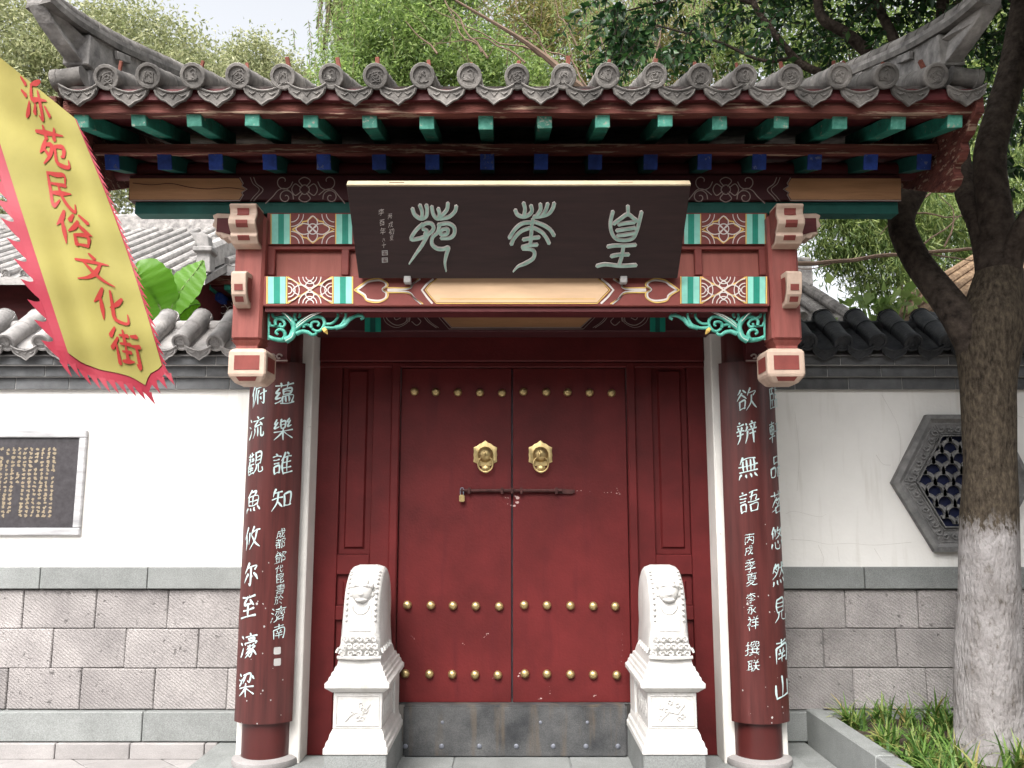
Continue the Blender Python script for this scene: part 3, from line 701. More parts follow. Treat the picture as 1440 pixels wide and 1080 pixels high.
pk = at(650, 690, YL)
pad = thing('padlock', 'small brass padlock hanging from the end of the sliding bolt', 'padlock', (pk.x, YL - .03, pk.z - .06))
b = MB(); b.tube([(pk.x - .010, YL - .030, pk.z - .030), (pk.x - .010, YL - .030, pk.z + .010), (pk.x - .006, YL - .030, pk.z + .017), (pk.x + .006, YL - .030, pk.z + .017), (pk.x + .010, YL - .030, pk.z + .010), (pk.x + .010, YL - .030, pk.z - .030)], .004, n=6); b.build('shackle', M['steel'], pad, smooth=True)
b = MB(); b.box(pk.x - .018, pk.x + .018, YL - .040, YL - .020, pk.z - .075, pk.z - .028); b.build('body', M['brass'], pad, bevel=.005, seg=2)

# threshold
tx0_, tx1_ = -.69, .73
b = MB(); b.box(tx0_, tx1_, YD - .07, YD + .09, 0.004, zat(992, YD - .07)); th = b.build('threshold', M['granite_dk'], gate, bevel=.012, seg=2)
b = MB(); b.box(dxl, dxr, YD + .0, YD + .10, zat(992, YD - .07) - .01, zbot - .012); b.build('sill', M['granite_dk'], gate, bevel=.004)
bm_ = MB(); bm_.lathe([(.016, 0), (.015, .004), (.009, .007), (.0005, .008)], n=12, axis='y'); bolt_me = bm_.mesh('stone_bolt', M['steel'], smooth=60)
for px in (570, 621, 674, 726, 778, 824, 869): p = at(px, 1049.5, YD - .07); inst('stone_bolt', bolt_me, th, Matrix.Translation((p.x, YD - .0695, p.z)))
for px in (622, 760, 826): p = at(px, 1016, YD - .07); inst('stone_bolt', bolt_me, th, Matrix.Translation((p.x, YD - .0695, p.z)) @ Matrix.Scale(.7, 4))

# ---- inner beam over the columns, the roof's shade put into darker paints
YI = 5.36
pI = lambda u, v, off: at(480 + u / 2.88, 230 + v / 2.88, YI - off)
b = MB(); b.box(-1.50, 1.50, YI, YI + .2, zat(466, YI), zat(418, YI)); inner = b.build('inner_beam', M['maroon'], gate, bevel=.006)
b = MB(); b.poly([(395, 560), (1005, 560), (1030, 606), (968, 662), (448, 662), (392, 606)], pI, .003); b.build('painted_panel', M['tan_dk'], inner)
b = MB()
for off_, w in ((0, 4), (10, 2.5)):
    b.stroke([(395 - off_, 575), (392 - off_ * 1.2, 606), (446 - off_, 664 + off_ * .6), (970 + off_, 664 + off_ * .6), (1032 + off_ * 1.2, 606), (1008 + off_, 575)], w, pI, .004, sm=False)
def scroll(mb, cx, cy, r, turns, a0, dirn, w, mp, off=.004, tail=None):
    pts = []
    n = int(turns * 10) + 1
    for i in range(n):
        t = i / (n - 1); a = a0 + dirn * turns * 2 * math.pi * t; rr = r * (1 - .82 * t)
        pts.append((cx + rr * math.cos(a), cy + rr * math.sin(a)))
    mb.stroke((tail or []) + pts, w, mp, off, n=3)
for m_ in (0, 1):
    f = (lambda u: u) if not m_ else (lambda u: 1413 - u)
    mpp = (lambda u, v, o: pI(u, v, o)) if not m_ else (lambda u, v, o: pI(1413 - u, v, o))
    for w, k in ((3.2, 0), (2.2, 9)):
        b.stroke([(172 - k, 600), (190 - k, 635 + k), (225, 655 + k), (262 + k, 640), (262 + k, 605), (235, 590 - k * .3), (212, 610), (220, 632), (240, 625)], w, mpp, .004)
        b.stroke([(275 - k, 640), (285, 612 - k * .5), (320, 605 - k), (350 + k, 640), (385 + k, 665)], w, mpp, .004)
        b.stroke([(285, 640), (305, 655), (322, 640), (310, 625)], w, mpp, .004)
b.build('scroll_line', M['grey_line'], inner)
for xa, xb in ((95, 160), (1250, 1312)):
    q = MB(); q.poly([(xa, 575), (xb, 575), (xb, 682), (xa, 682)], pI, .003); q.build('painted_band', M['teal'], inner)
    q = MB(); q.poly([(xa + 22, 574), (xb - 22, 574), (xb - 22, 683), (xa + 22, 683)], pI, .005); q.build('painted_band', M['green_dk'], inner)

# ---- beams on the hanging posts
zt = lambda py, Y: zat(py, Y)
xl, xr = at(181, 265, YP).x, at(1267, 265, YP).x
b = MB(); b.box(xl, xr, YP, YP + .16, zt(281, YP), zt(246, YP)); tb_ = b.build('eave_beam', M['maroon'], gate, bevel=.004)
b = MB(); b.box(xl + .03, xr - .01, YP + .03, YP + .13, zt(300.5, YP + .03), zt(281, YP) - .001); b.build('beam_underboard', M['green_dk'], gate, bevel=.003)
pT = lambda u, v, off: at(u / 3, v / 3, YP - off)          # crop of the upper left, three times enlarged
def mirT(axis): return lambda u, v, off: at(2 * axis - u / 3, v / 3, YP - off)
for mm in (pT, mirT(724.5)):
    q = MB(); q.poly([(546, 753), (1008, 753), (1022, 775), (1018, 785), (1036, 798), (1016, 812), (1022, 822), (1008, 842), (546, 842)], mm, .003); q.build('painted_panel', M['tan_dk'], tb_)
    q = MB()
    q.stroke([(546, 846), (1012, 846), (1026, 822), (1020, 812), (1042, 798), (1020, 785), (1026, 774), (1012, 750)], 5, mm, .004, sm=False)
    q.stroke([(1070, 748), (1082, 775), (1110, 800), (1085, 830), (1070, 848)], 4, mm, .004)
    q.stroke([(1056, 748), (1068, 775), (1094, 800), (1070, 830), (1056, 848)], 3, mm, .004)
    scroll(q, 1395, 832, 34, 1.35, 2.9, 1, 4, mm); scroll(q, 1205, 832, 34, 1.35, .25, -1, 4, mm)
    scroll(q, 1385, 765, 44, 1.0, 3.1, -1, 4, mm); scroll(q, 1195, 765, 40, 1.0, .05, 1, 4, mm)
    q.stroke([(1120, 858), (1150, 830), (1175, 802), (1205, 796), (1240, 822)], 4, mm, .004); q.stroke([(1455, 858), (1430, 828), (1405, 800), (1375, 800), (1345, 822)], 4, mm, .004)
    for a in range(4):
        t = math.pi / 4 + a * math.pi / 2 + math.pi / 4; cx, cy = 1285 + 30 * math.cos(t), 800 + 28 * math.sin(t)
        q.stroke([(1285 + 16 * math.cos(t - .5), 800 + 16 * math.sin(t - .5)), (cx + 26 * math.cos(t - 1.2), cy + 26 * math.sin(t - 1.2)), (cx + 24 * math.cos(t), cy + 24 * math.sin(t)), (cx + 26 * math.cos(t + 1.2), cy + 26 * math.sin(t + 1.2)), (1285 + 16 * math.cos(t + .5), 800 + 16 * math.sin(t + .5))], 4, mm, .004)
    q.stroke([(1285 + 20 * math.cos(t), 800 + 20 * math.sin(t)) for t in np.linspace(0, 6.28, 12)], 3.5, mm, .004, n=2)
    q.build('scroll_line', M['grey_line'], tb_)
crk = MB(); crk.stroke([(560, 772), (640, 780), (720, 774), (800, 790), (880, 797), (960, 792), (1030, 799)], 3, pT, .006); crk.build('crack', M['maroon'], tb_)

# strip of painted boards, recessed red panel and the lower beam
xa, xb = at(374, 320, YP).x, at(1081, 320, YP).x
b = MB(); b.box(xa, xb, YP + .012, YP + .10, zt(343.5, YP + .012), zt(300.5, YP + .03) - .001); strip = b.build('upper_rail', M['beam_red'], gate, bevel=.003)
b = MB(); b.box(xa, xb, YP + .062, YP + .09, zt(388, YP + .06), zt(344, YP + .06)); b.build('infill_panel', M['panel_pink'], gate)
for px in (376, 480, 478 + 499, 1068):
    q = at(px, 365, YP + .03).x; b = MB(); b.box(q - .0, q + .045, YP + .03, YP + .061, zt(388, YP + .05), zt(345, YP + .03)); b.build('infill_stile', M['beam_red'], gate, bevel=.004)
b = MB(); b.box(xa, xb, YP + .028, YP + .060, zt(351, YP + .03), zt(344.5, YP + .03)); b.build('infill_rail', M['beam_red'], gate, bevel=.004)
xa, xb = at(370, 410, YB).x, at(1082, 410, YB).x
b = MB(); b.box(xa, xb, YB, YB + .20, zt(430.5, YB), zt(388, YB)); lowb = b.build('lower_beam', M['beam_red'], gate, bevel=.005)
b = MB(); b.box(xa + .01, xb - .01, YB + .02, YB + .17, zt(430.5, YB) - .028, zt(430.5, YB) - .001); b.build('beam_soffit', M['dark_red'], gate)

def crop6(Y, axis=None):
    if axis is None: return lambda u, v, off: at(300 + u / 6.355, 270 + v / 6.355, Y - off)
    return lambda u, v, off: at(2 * axis - (300 + u / 6.355), 270 + v / 6.355, Y - off)
def quad(mm, u0, u1, v0, v1, off, name, m, par):
    q = MB(); q.poly([(u0, v0), (u1, v0), (u1, v1), (u0, v1)], mm, off); return q.build(name, m, par)
def petal(mb, mm, cx, cy, ang, l, w, lw, off):
    c, s = math.cos(ang), math.sin(ang)
    pts = [(0, 0), (l * .25, w * .8), (l * .6, w), (l * .88, w * .55), (l, 0), (l * .88, -w * .55), (l * .6, -w), (l * .25, -w * .8), (0, 0)]
    mb.stroke([(cx + x * c - y * s, cy + x * s + y * c) for x, y in pts], lw, mm, off, n=3)
def clipv(v, lo, hi): return max(lo, min(hi, v))
for ax in (None, 728.7):
    mm = crop6(YP + .012, ax); v0, v1 = 197, 464
    for u0, u1, m in ((522, 580, 'teal_lt'), (580, 631, 'teal'), (631, 682, 'teal_lt'), (1098, 1151, 'teal_lt'), (1151, 1206, 'teal'), (1206, 1240, 'teal_lt')):
        quad(mm, u0, u1, v0, v1, .003, 'painted_band', M[m], strip)
    quad(mm, 690, 1092, v0, v1, .0025, 'painted_field', M['beam_red'], strip)
    y = MB()
    for u in (516, 688, 1094): y.stroke([(u, v0), (u, v1)], 9, mm, .004, sm=False)
    y.stroke([(706, 335), (790, 290), (800, 265), (835, 260), (890, 214), (945, 260), (980, 265), (990, 290), (1080, 335), (990, 380), (980, 405), (945, 410), (890, 458), (835, 410), (800, 405), (790, 380), (706, 335)], 13, mm, .004, sm=False)
    y.build('yellow_line', M['yellow'], strip)
    w = MB()
    for a in range(4): petal(w, mm, 888, 330, a * math.pi / 2, [150, 115, 150, 115][a], [48, 42, 48, 42][a], 9, .005)
    w.stroke([(888 + 46 * math.cos(t), 330 + 46 * math.sin(t)) for t in np.linspace(0, 6.28, 14)], 9, mm, .0055, n=2)
    for sx, sy in ((-1, -1), (1, -1), (-1, 1), (1, 1)):
        for r in (110, 70):
            w.stroke([(888 + sx * (192 - r * math.cos(t)), clipv(330 + sy * (132 - r * math.sin(t)), v0 + 3, v1 - 3)) for t in np.linspace(0, 1.57, 7)], 7, mm, .005, n=2)
    w.build('white_line', M['white_line'], strip)
    q = MB(); q.poly([(888 + 30 * math.cos(t), 330 + 30 * math.sin(t)) for t in np.linspace(0, 6.28, 14)[:-1]], mm, .0045); q.build('flower_centre', M['beam_red'], strip)
for ax in (None, 726.6):
    mm = crop6(YB, ax); v0, v1 = 757, 996
    for u0, u1, m in ((488, 540, 'teal_lt'), (540, 596, 'teal'), (596, 645, 'teal_lt'), (1078, 1132, 'teal_lt'), (1132, 1184, 'teal'), (1184, 1236, 'teal_lt')):
        quad(mm, u0, u1, v0, v1, .003, 'painted_band', M[m], lowb)
    y = MB()
    for u in (479, 655, 1068, 1244): y.stroke([(u, v0), (u, v1)], 11, mm, .004, sm=False)
    for sx in (1, -1):
        y.stroke([(862 - sx * 196, v0 + 4), (862 - sx * 110, 815), (862 - sx * 60, 835), (862, 876), (862 + sx * 60, 915), (862 + sx * 110, 935), (862 + sx * 196, v1 - 4)], 14, mm, .004, sm=False)
    y.build('yellow_line', M['yellow'], lowb)
    w = MB()
    petal(w, mm, 862, 876, 0, 150, 45, 9, .005); petal(w, mm, 862, 876, math.pi, 150, 45, 9, .005); petal(w, mm, 862, 876, math.pi / 2, 80, 36, 9, .005); petal(w, mm, 862, 876, -math.pi / 2, 80, 36, 9, .005)
    for cx, cy, a0 in ((862, v0, 0), (862, v1, math.pi), (668, 876, -math.pi / 2), (1058, 876, math.pi / 2)):
        for r in (62, 34, 100):
            w.stroke([(clipv(cx + r * math.cos(a0 + t), 668, 1058), clipv(cy + r * math.sin(a0 + t), v0 + 2, v1 - 2)) for t in np.linspace(0, math.pi, 9)], 8, mm, .005, n=2)
    w.build('white_line', M['white_line'], lowb)
pB = lambda u, v, off: at(480 + u / 2.88, 230 + v / 2.88, YB - off)
q = MB(); q.poly([(388, 465), (1040, 465), (1060, 485), (1082, 512), (1060, 535), (1036, 562), (385, 562), (366, 540), (344, 512), (366, 485)], pB, .0025); q.build('painted_panel', M['tan'], lowb)
y = MB(); w = MB()
y.stroke([(388, 468), (362, 485), (340, 512), (362, 540), (385, 566), (1036, 566), (1063, 538), (1088, 512), (1063, 485), (1040, 468)], 4, pB, .004, sm=False)
y.stroke([(400, 548), (1030, 548)], 2.5, pB, .004, sm=False)
w.stroke([(372, 468), (346, 488), (326, 512), (346, 540), (368, 566)], 8, pB, .004, sm=False); w.stroke([(1054, 468), (1080, 488), (1102, 512), (1080, 540), (1052, 566)], 8, pB, .004, sm=False)
for mm in (pB, lambda u, v, off: pB(1421 - u, v, off)):
    for st, k in ((y, 0), (w, 1)):
        d = 7 * k; ww = 5 if not k else 7
        st.stroke([(52 + d * 1.6, 512), (85 + d, 488 + d * .5), (110, 472 + d), (150, 466 + d), (182 - d, 480), (188 - d, 495), (168 - d * .3, 510), (188 - d, 524), (184 - d, 545), (150, 562 - d), (105, 556 - d), (88 + d, 535 - d * .5), (52 + d * 1.6, 512)], ww, mm, .004, n=4)
        st.stroke([(188, 503 + d), (272, 503 + d * .5), (290, 486), (312 + d, 468)], ww, mm, .004); st.stroke([(188, 522 - d), (270, 524 - d * .5), (296, 545), (330 - d, 568)], ww, mm, .004)
y.build('yellow_line', M['yellow'], lowb); w.build('white_line', M['white_line'], lowb)

# ---- hanging posts and their brackets
def trim_box(mb, x0, x1, y0, y1, z0, z1, ch):
    return mb.rects([(z0, x0 + ch, x1 - ch, y0 + ch, y1 - ch), (z0 + ch, x0, x1, y0, y1), (z1 - ch, x0, x1, y0, y1), (z1, x0 + ch, x1 - ch, y0 + ch, y1 - ch)])
for sgn in (-1, 1):
    pf = lambda px: px if sgn < 0 else 1453 - px
    YF = 4.745
    x0, x1 = sorted((at(pf(327), 420, YF).x, at(pf(369), 420, YF).x)); dp = .175
    b = MB(); zlo, zhi = zt(478, YF), zt(301.5, YF)
    b.box(x0, x1, YF, YF + dp, zlo, zhi); post = b.build('hanging_post', M['post_red'], gate, bevel=.016)
    nk = MB(); xm = (x0 + x1) / 2; hw = (x1 - x0) / 2; ym = YF + dp / 2
    nk.rects([(zt(489, YF), xm - hw * .72, xm + hw * .72, ym - hw * .72, ym + hw * .72), (zt(485, YF), xm - hw * .72, xm + hw * .72, ym - hw * .72, ym + hw * .72), (zt(478, YF) + .001, xm - hw * .98, xm + hw * .98, ym - hw * .98, ym + hw * .98)]); nk.build('neck', M['post_red'], post)
    bx0, bx1 = sorted((at(pf(320), 512, YF - .03).x, at(pf(373), 512, YF - .03).x)); hb = (bx1 - bx0) / 2; bm = (bx0 + bx1) / 2
    zb0, zb1 = zt(538, YF - .03), zt(488.5, YF - .03)
    yb0, yb1 = YF - .025, YF - .025 + 2 * hb
    bl = MB(); bl.rects([(zb0, bx0 + .035, bx1 - .035, yb0 + .035, yb1 - .035), (zb0 + .045, bx0, bx1, yb0, yb1), (zb1 - .018, bx0, bx1, yb0, yb1), (zb1, bx0 + .02, bx1 - .02, yb0 + .02, yb1 - .02)])
    pend = bl.build('pendant_block', M['cream'], post, bevel=.008)
    ins = MB(); u = .035; z0i, z1i = zb0 + .075, zb1 - .045
    ins.add([(bx0 + u, yb0 - .002, z0i), (bx1 - u, yb0 - .002, z0i), (bx1 - u, yb0 - .002, z1i), (bx0 + u, yb0 - .002, z1i)], [(0, 1, 2, 3)])
    for xx in (bx0 - .002, bx1 + .002): ins.add([(xx, yb0 + u, z0i), (xx, yb1 - u, z0i), (xx, yb1 - u, z1i), (xx, yb0 + u, z1i)], [(0, 1, 2, 3)])
    f1 = lambda t, s: Vector((bx0 + .035 * (1 - t) + s * (bx1 - bx0 - .07 * (1 - t)), yb0 + .035 * (1 - t) - .003, zb0 + .045 * t))
    ins.add([f1(.3, .22), f1(.3, .78), f1(.8, .80), f1(.8, .20)], [(0, 1, 2, 3)])
    ins.build('painted_inset', M['beam_red'], post)
    # carved cloud head of the cross beam: wavy front, cream edges, red insets
    hx0, hx1 = sorted((at(pf(321), 300, 4.60).x, at(pf(359), 300, 4.60).x))
    zz = lambda py: zat(py, 4.60)
    prof = [(YF + .01, zz(284)), (4.62, zz(284)), (4.605, zz(287)), (4.625, zz(292)), (4.63, zz(298)), (4.612, zz(304)), (4.600, zz(308)), (4.605, zz(314)), (4.63, zz(319)), (4.652, zz(323)), (4.645, zz(328)), (4.67, zz(334)), (4.68, zz(337)), (YF + .01, zz(340))]
    h = MB(); h.prism(prof, hx0, hx1, 'x'); head = h.build('cloud_bracket', M['cream'], post, bevel=.004)
    ins = MB()
    def front_y(z):
        for (ya, za), (yb, zb3) in zip(prof[1:-1], prof[2:]):
            if zb3 <= z <= za: return ya + (yb - ya) * (za - z) / (za - zb3 + 1e-9)
        return 4.68
    iw = (hx1 - hx0) * .28
    for za, zb3 in ((zz(291), zz(301)), (zz(309), zz(318)), (zz(327), zz(333))):
        r = []
        for k in range(5):
            z = za + (zb3 - za) * k / 4; yy_ = front_y(z) - .0035; r.append([Vector((hx0 + iw, yy_, z)), Vector((hx1 - iw, yy_, z))])
        ins.loft(r, cap=False, closed=False)
    ins.build('painted_inset', M['beam_red'], head)
    cm = MB()
    for x_ in (hx0 - .0035, hx1 + .0035):
        c_ = Vector((4.70, zz(312))); pp = [Vector((c_.x + (y_ - c_.x) * .84, c_.y + (z_ - c_.y) * .86)) for y_, z_ in prof]
        cm.add([(x_, p.x, p.y) for p in pp], [tuple(range(len(pp)))])
    cm.build('painted_inset', M['beam_red'], head)
    # side wing of the same beam, running outwards along the eave
    wx = lambda px: at(pf(px), 320, YF + .02).x; wz = lambda py: zat(py, YF + .02)
    wp = [(332, 300), (303, 299), (297, 302), (300, 309), (297, 316), (303, 321), (302, 328), (310, 330), (313, 335), (320, 333), (325, 339), (332, 341)]
    wg = MB(); wg.prism([(wx(a), wz(c)) for a, c in wp], YF + .03, YF + .13, 'y'); wing = wg.build('side_bracket', M['cream'], post, bevel=.003)
    ins = MB(); ins.add([(wx(a), YF + .027, wz(c)) for a, c in ((331, 306), (304, 306), (304, 325), (311, 326), (318, 328), (331, 331))], [tuple(range(6))]); ins.build('painted_inset', M['dark_red'], wing)
    # lower tie-beam end
    mx0, mx1 = sorted((at(pf(325), 400, 4.64).x, at(pf(346), 400, 4.64).x)); sx_ = .0
    m2 = lambda py: zat(py, 4.64)
    pr2 = [(YF + .01, m2(379)), (4.655, m2(380)), (4.628, m2(384)), (4.635, m2(398)), (4.65, m2(413)), (4.69, m2(425)), (YF + .01, m2(428))]
    h = MB(); h.prism(pr2, mx0, mx1, 'x'); tie = h.build('tie_beam_end', M['cream'], post, bevel=.004)
    ins = MB(); e = .018
    ins.add([(mx0 + e, 4.632, m2(392)), (mx1 - e, 4.632, m2(392)), (mx1 - e, 4.6415, m2(408)), (mx0 + e, 4.6415, m2(408))], [(0, 1, 2, 3)])
    ins.add([(mx0 + e, 4.654, m2(416)), (mx1 - e, 4.654, m2(416)), (mx1 - e, 4.674, m2(422.5)), (mx0 + e, 4.674, m2(422.5))], [(0, 1, 2, 3)])
    for x_ in (mx0 - .003, mx1 + .003):
        ins.add([(x_, 4.735, m2(386)), (x_, 4.665, m2(388)), (x_, 4.655, m2(398)), (x_, 4.668, m2(410)), (x_, 4.70, m2(419)), (x_, 4.735, m2(421))], [tuple(range(6))])
    ins.build('painted_inset', M['beam_red'], tie)
    # cross beam from post back to the column
    cb = MB(); cb.box(x0 + .03, x1 - .03, YF + dp - .01, YC, zt(428, YF), zt(388, YF)); cb.build('cross_beam', M['dark_red'], gate)
    cb = MB(); cb.box(x0 + .02, x1 - .02, YF + dp - .01, YC, zt(335, YF), zt(290, YF)); cb.build('cross_beam', M['dark_red'], gate)

    # pierced scroll bracket between post and beam
    pS = lambda u, v, off=0: at(pf(370 + u / 7.58), 420 + v / 7.58, YP + .03 - off)
    sc_ = MB()
    def T(pts, r0, r1=None, o=0, n=4):
        q = catmull([(p[0], p[1]) for p in pts], n); r1 = r0 if r1 is None else r1
        sc_.tube([pS(p[0], p[1], o) for p in q], [(r0 + (r1 - r0) * i / (len(q) - 1)) / 7.58 / 240 for i in range(len(q))], n=8)
    T([(64, 408), (110, 428), (175, 440), (245, 435), (300, 400), (325, 340)], 22, 34)
    T([(240, 445), (310, 400), (330, 320), (310, 240), (250, 175), (185, 132)], 40, 16, .012)
    T([(330, 330), (315, 270), (262, 205), (205, 195), (150, 205), (110, 190), (100, 150), (128, 138)], 26, 14, .006)
    T([(135, 285), (130, 240), (155, 215), (200, 225), (232, 265), (215, 298), (180, 295), (185, 262)], 18, 14, .012)
    T([(68, 250), (80, 285), (120, 292), (165, 300)], 16, 12)
    T([(210, 440), (235, 390), (215, 340), (165, 330), (135, 360), (160, 382)], 22, 13, .01)
    T([(335, 350), (355, 300), (420, 230), (520, 175), (590, 150), (650, 128)], 28, 9, .006)
    T([(345, 330), (430, 260), (520, 205), (590, 190), (640, 215), (655, 265), (630, 320), (590, 348), (555, 345)], 20, 17, .012)
    T([(350, 240), (335, 190), (350, 148), (385, 145), (395, 180), (375, 205)], 18, 12, .008)
    T([(435, 310), (435, 285), (465, 278), (505, 290), (530, 325), (560, 345)], 16, 14, .008)
    T([(515, 310), (515, 265), (550, 245), (590, 255), (595, 285), (575, 290)], 17, 11, .014)
    T([(355, 375), (420, 350), (480, 360), (520, 385), (560, 378), (570, 345)], 26, 14, .01)
    T([(655, 268), (720, 268), (770, 235), (800, 180), (780, 140), (768, 150)], 17, 12, .006)
    T([(655, 310), (750, 312), (830, 280), (870, 220), (880, 160), (845, 135), (832, 160)], 18, 13, .012)
    T([(770, 312), (860, 285), (920, 225), (985, 185), (1050, 180), (1068, 205), (1040, 220)], 26, 13, .008)
    T([(1000, 180), (1025, 150), (1060, 140), (1048, 160)], 13, 12, .008)
    T([(60, 130), (60, 440)], 12)
    T([(870, 260), (900, 215), (928, 190)], 10, 5, .016)
    s_ = sc_.build('scroll_bracket', M['carve_teal'], gate, smooth=60)
    gm = MB(); q = [pS(645, 322, .02), pS(665, 345, .03), pS(690, 380, .02)]; gm.tube(q, [.010, .013, .002], n=8); gm.build('gold_bud', M['gold'], s_, smooth=True)
    hl = MB(); mpS = lambda u, v, off: pS(u, v, off)
    for pts in ([(350, 285), (430, 220), (520, 168), (640, 132)], [(355, 305), (440, 238), (530, 182), (630, 142)], [(300, 240), (240, 170), (190, 135)], [(235, 448), (300, 410), (322, 360)]):
        hl.stroke(pts, 5, mpS, .045)
    hl.build('painted_line', M['white_line'], s_)
    # small carved capital on the couplet side
    cp = MB()
    for k in range(3):
        T2 = [(20 + 75 * k + 34 * math.cos(t) * (1 - t / 9), 620 - 34 * math.sin(t) * (1 - t / 9)) for t in np.linspace(.2, 5.5, 12)]
        cp.tube([at(pf(370 + a / 7.58), 420 + c / 7.58, 5.25) for a, c in T2], .006, n=6)
    cp.tube([at(pf(370 + 30 / 7.58), 420 + 660 / 7.58, 5.25), at(pf(370 + 260 / 7.58), 420 + 660 / 7.58, 5.25)], .005, n=6)
    cp.build('capital_carving', M['grey_line'], gate, smooth=True)
    cw = MB(); a1, a2 = sorted((at(pf(366), 500, 5.27).x, at(pf(404), 500, 5.27).x)); cw.box(a1, a2, 5.262, 5.36, zat(509, 5.27), zat(440, 5.27)); cw.build('capital_block', M['dark_red'], gate)
# ------------------------------------------------------------------ gate roof
YE = 4.12; ZE = zat(107, YE); SL = .355; ANG = math.atan(SL); YR = 5.50
roofz = lambda Y: ZE - .045 + SL * (Y - YE)
RX0, RX1 = -2.43, 2.47
b = MB()
YRB = 6.24; zrb = roofz(YR) - SL * (YRB - YR)             # the rear slope is the shorter one
b.prism([(YE + .07, roofz(YE + .07)), (YR, roofz(YR)), (YRB, zrb), (YRB - .05, zrb - .07), (YR, 4.06), (YE + .14, 3.70)], RX0, RX1, 'x')
roof = b.build('roof', M['ridge'], gate)
DISCX = [148, 208, 271, 334, 397, 465, 528, 594, 660, 727, 793, 854, 921, 985, 1048, 1113, 1181, 1247, 1317]
LR = (YR - YE) / math.cos(ANG) - .02
gt = [round_tile_mesh('round_tile', LR, .0655, M['tile'], seed=k) for k in (1, 2, 3)]
gb = round_tile_mesh('round_tile', .76, .0655, M['tile'], relief=False); gdb = drip_tile_mesh('drip_tile', .205, .6, M['tile'])
gd = drip_tile_mesh('drip_tile', .205, LR - .1, M['tile'])
rot = Matrix.Rotation(ANG, 4, 'X'); xs = []
pegm = MB(); pegm.box(-.011, .011, -.010, .012, 0, .085); pegme = pegm.mesh('tile_peg', M['peg'], bevel=.003)
for i, px in enumerate(DISCX):
    p = at(px, 107, YE); xs.append(p.x); j = RNG.uniform(-.008, .008)
    inst('round_tile', gt[i % 3], roof, Matrix.Translation((p.x, YE + j, ZE + RNG.uniform(-.004, .004))) @ rot @ Matrix.Rotation(RNG.uniform(-.015, .015), 4, 'Z') @ Matrix.Rotation(RNG.uniform(-.25, .25), 4, 'Y'))
    inst('round_tile', gb, roof, Matrix.Translation((p.x, YRB + .03, zrb + .04)) @ Matrix.Rotation(math.pi, 4, 'Z') @ rot)
    lean = RNG.uniform(-.25, .25); fwd = RNG.uniform(-.3, .25)
    if i not in (1,): inst('tile_peg', pegme, roof, Matrix.Translation((p.x + RNG.uniform(-.012, .03), YE + .10, ZE + .075)) @ Matrix.Rotation(lean, 4, 'Y') @ Matrix.Rotation(fwd, 4, 'X') @ Matrix.Scale(RNG.uniform(.7, 1.1), 4))
inst('tile_peg', pegme, roof, Matrix.Translation((xs[16] - .01, YE + .16, ZE + .10)) @ Matrix.Rotation(1.0, 4, 'Y') @ Matrix.Scale(1.5, 4, (0, 0, 1)))
mids = [xs[0] - .150] + [(a + c) / 2 for a, c in zip(xs, xs[1:])] + [xs[-1] + .165]
for x in mids:
    j = RNG.uniform(-.008, .008)
    inst('drip_tile', gd, roof, Matrix.Translation((x + RNG.uniform(-.008, .008), YE + .030 + j, ZE - .052 + RNG.uniform(-.006, .006))) @ rot @ Matrix.Rotation(RNG.uniform(-.05, .05), 4, 'Y'))
    inst('drip_tile', gdb, roof, Matrix.Translation((x, YRB + .03, zrb - .01)) @ Matrix.Rotation(math.pi, 4, 'Z') @ rot)
# main ridge
b = MB(); zr_ = roofz(YR)
b.rects([(zr_ - .05, RX0 + .05, RX1 - .05, YR - .09, YR + .09), (zr_ + .12, RX0 + .05, RX1 - .05, YR - .07, YR + .07)]); b.build('main_ridge', M['ridge'], roof)
b = MB(); b.tube([(RX0 + .03, YR, zr_ + .13), (RX1 - .03, YR, zr_ + .13)], .055, n=12); b.build('ridge_tile', M['tile'], roof, smooth=True)
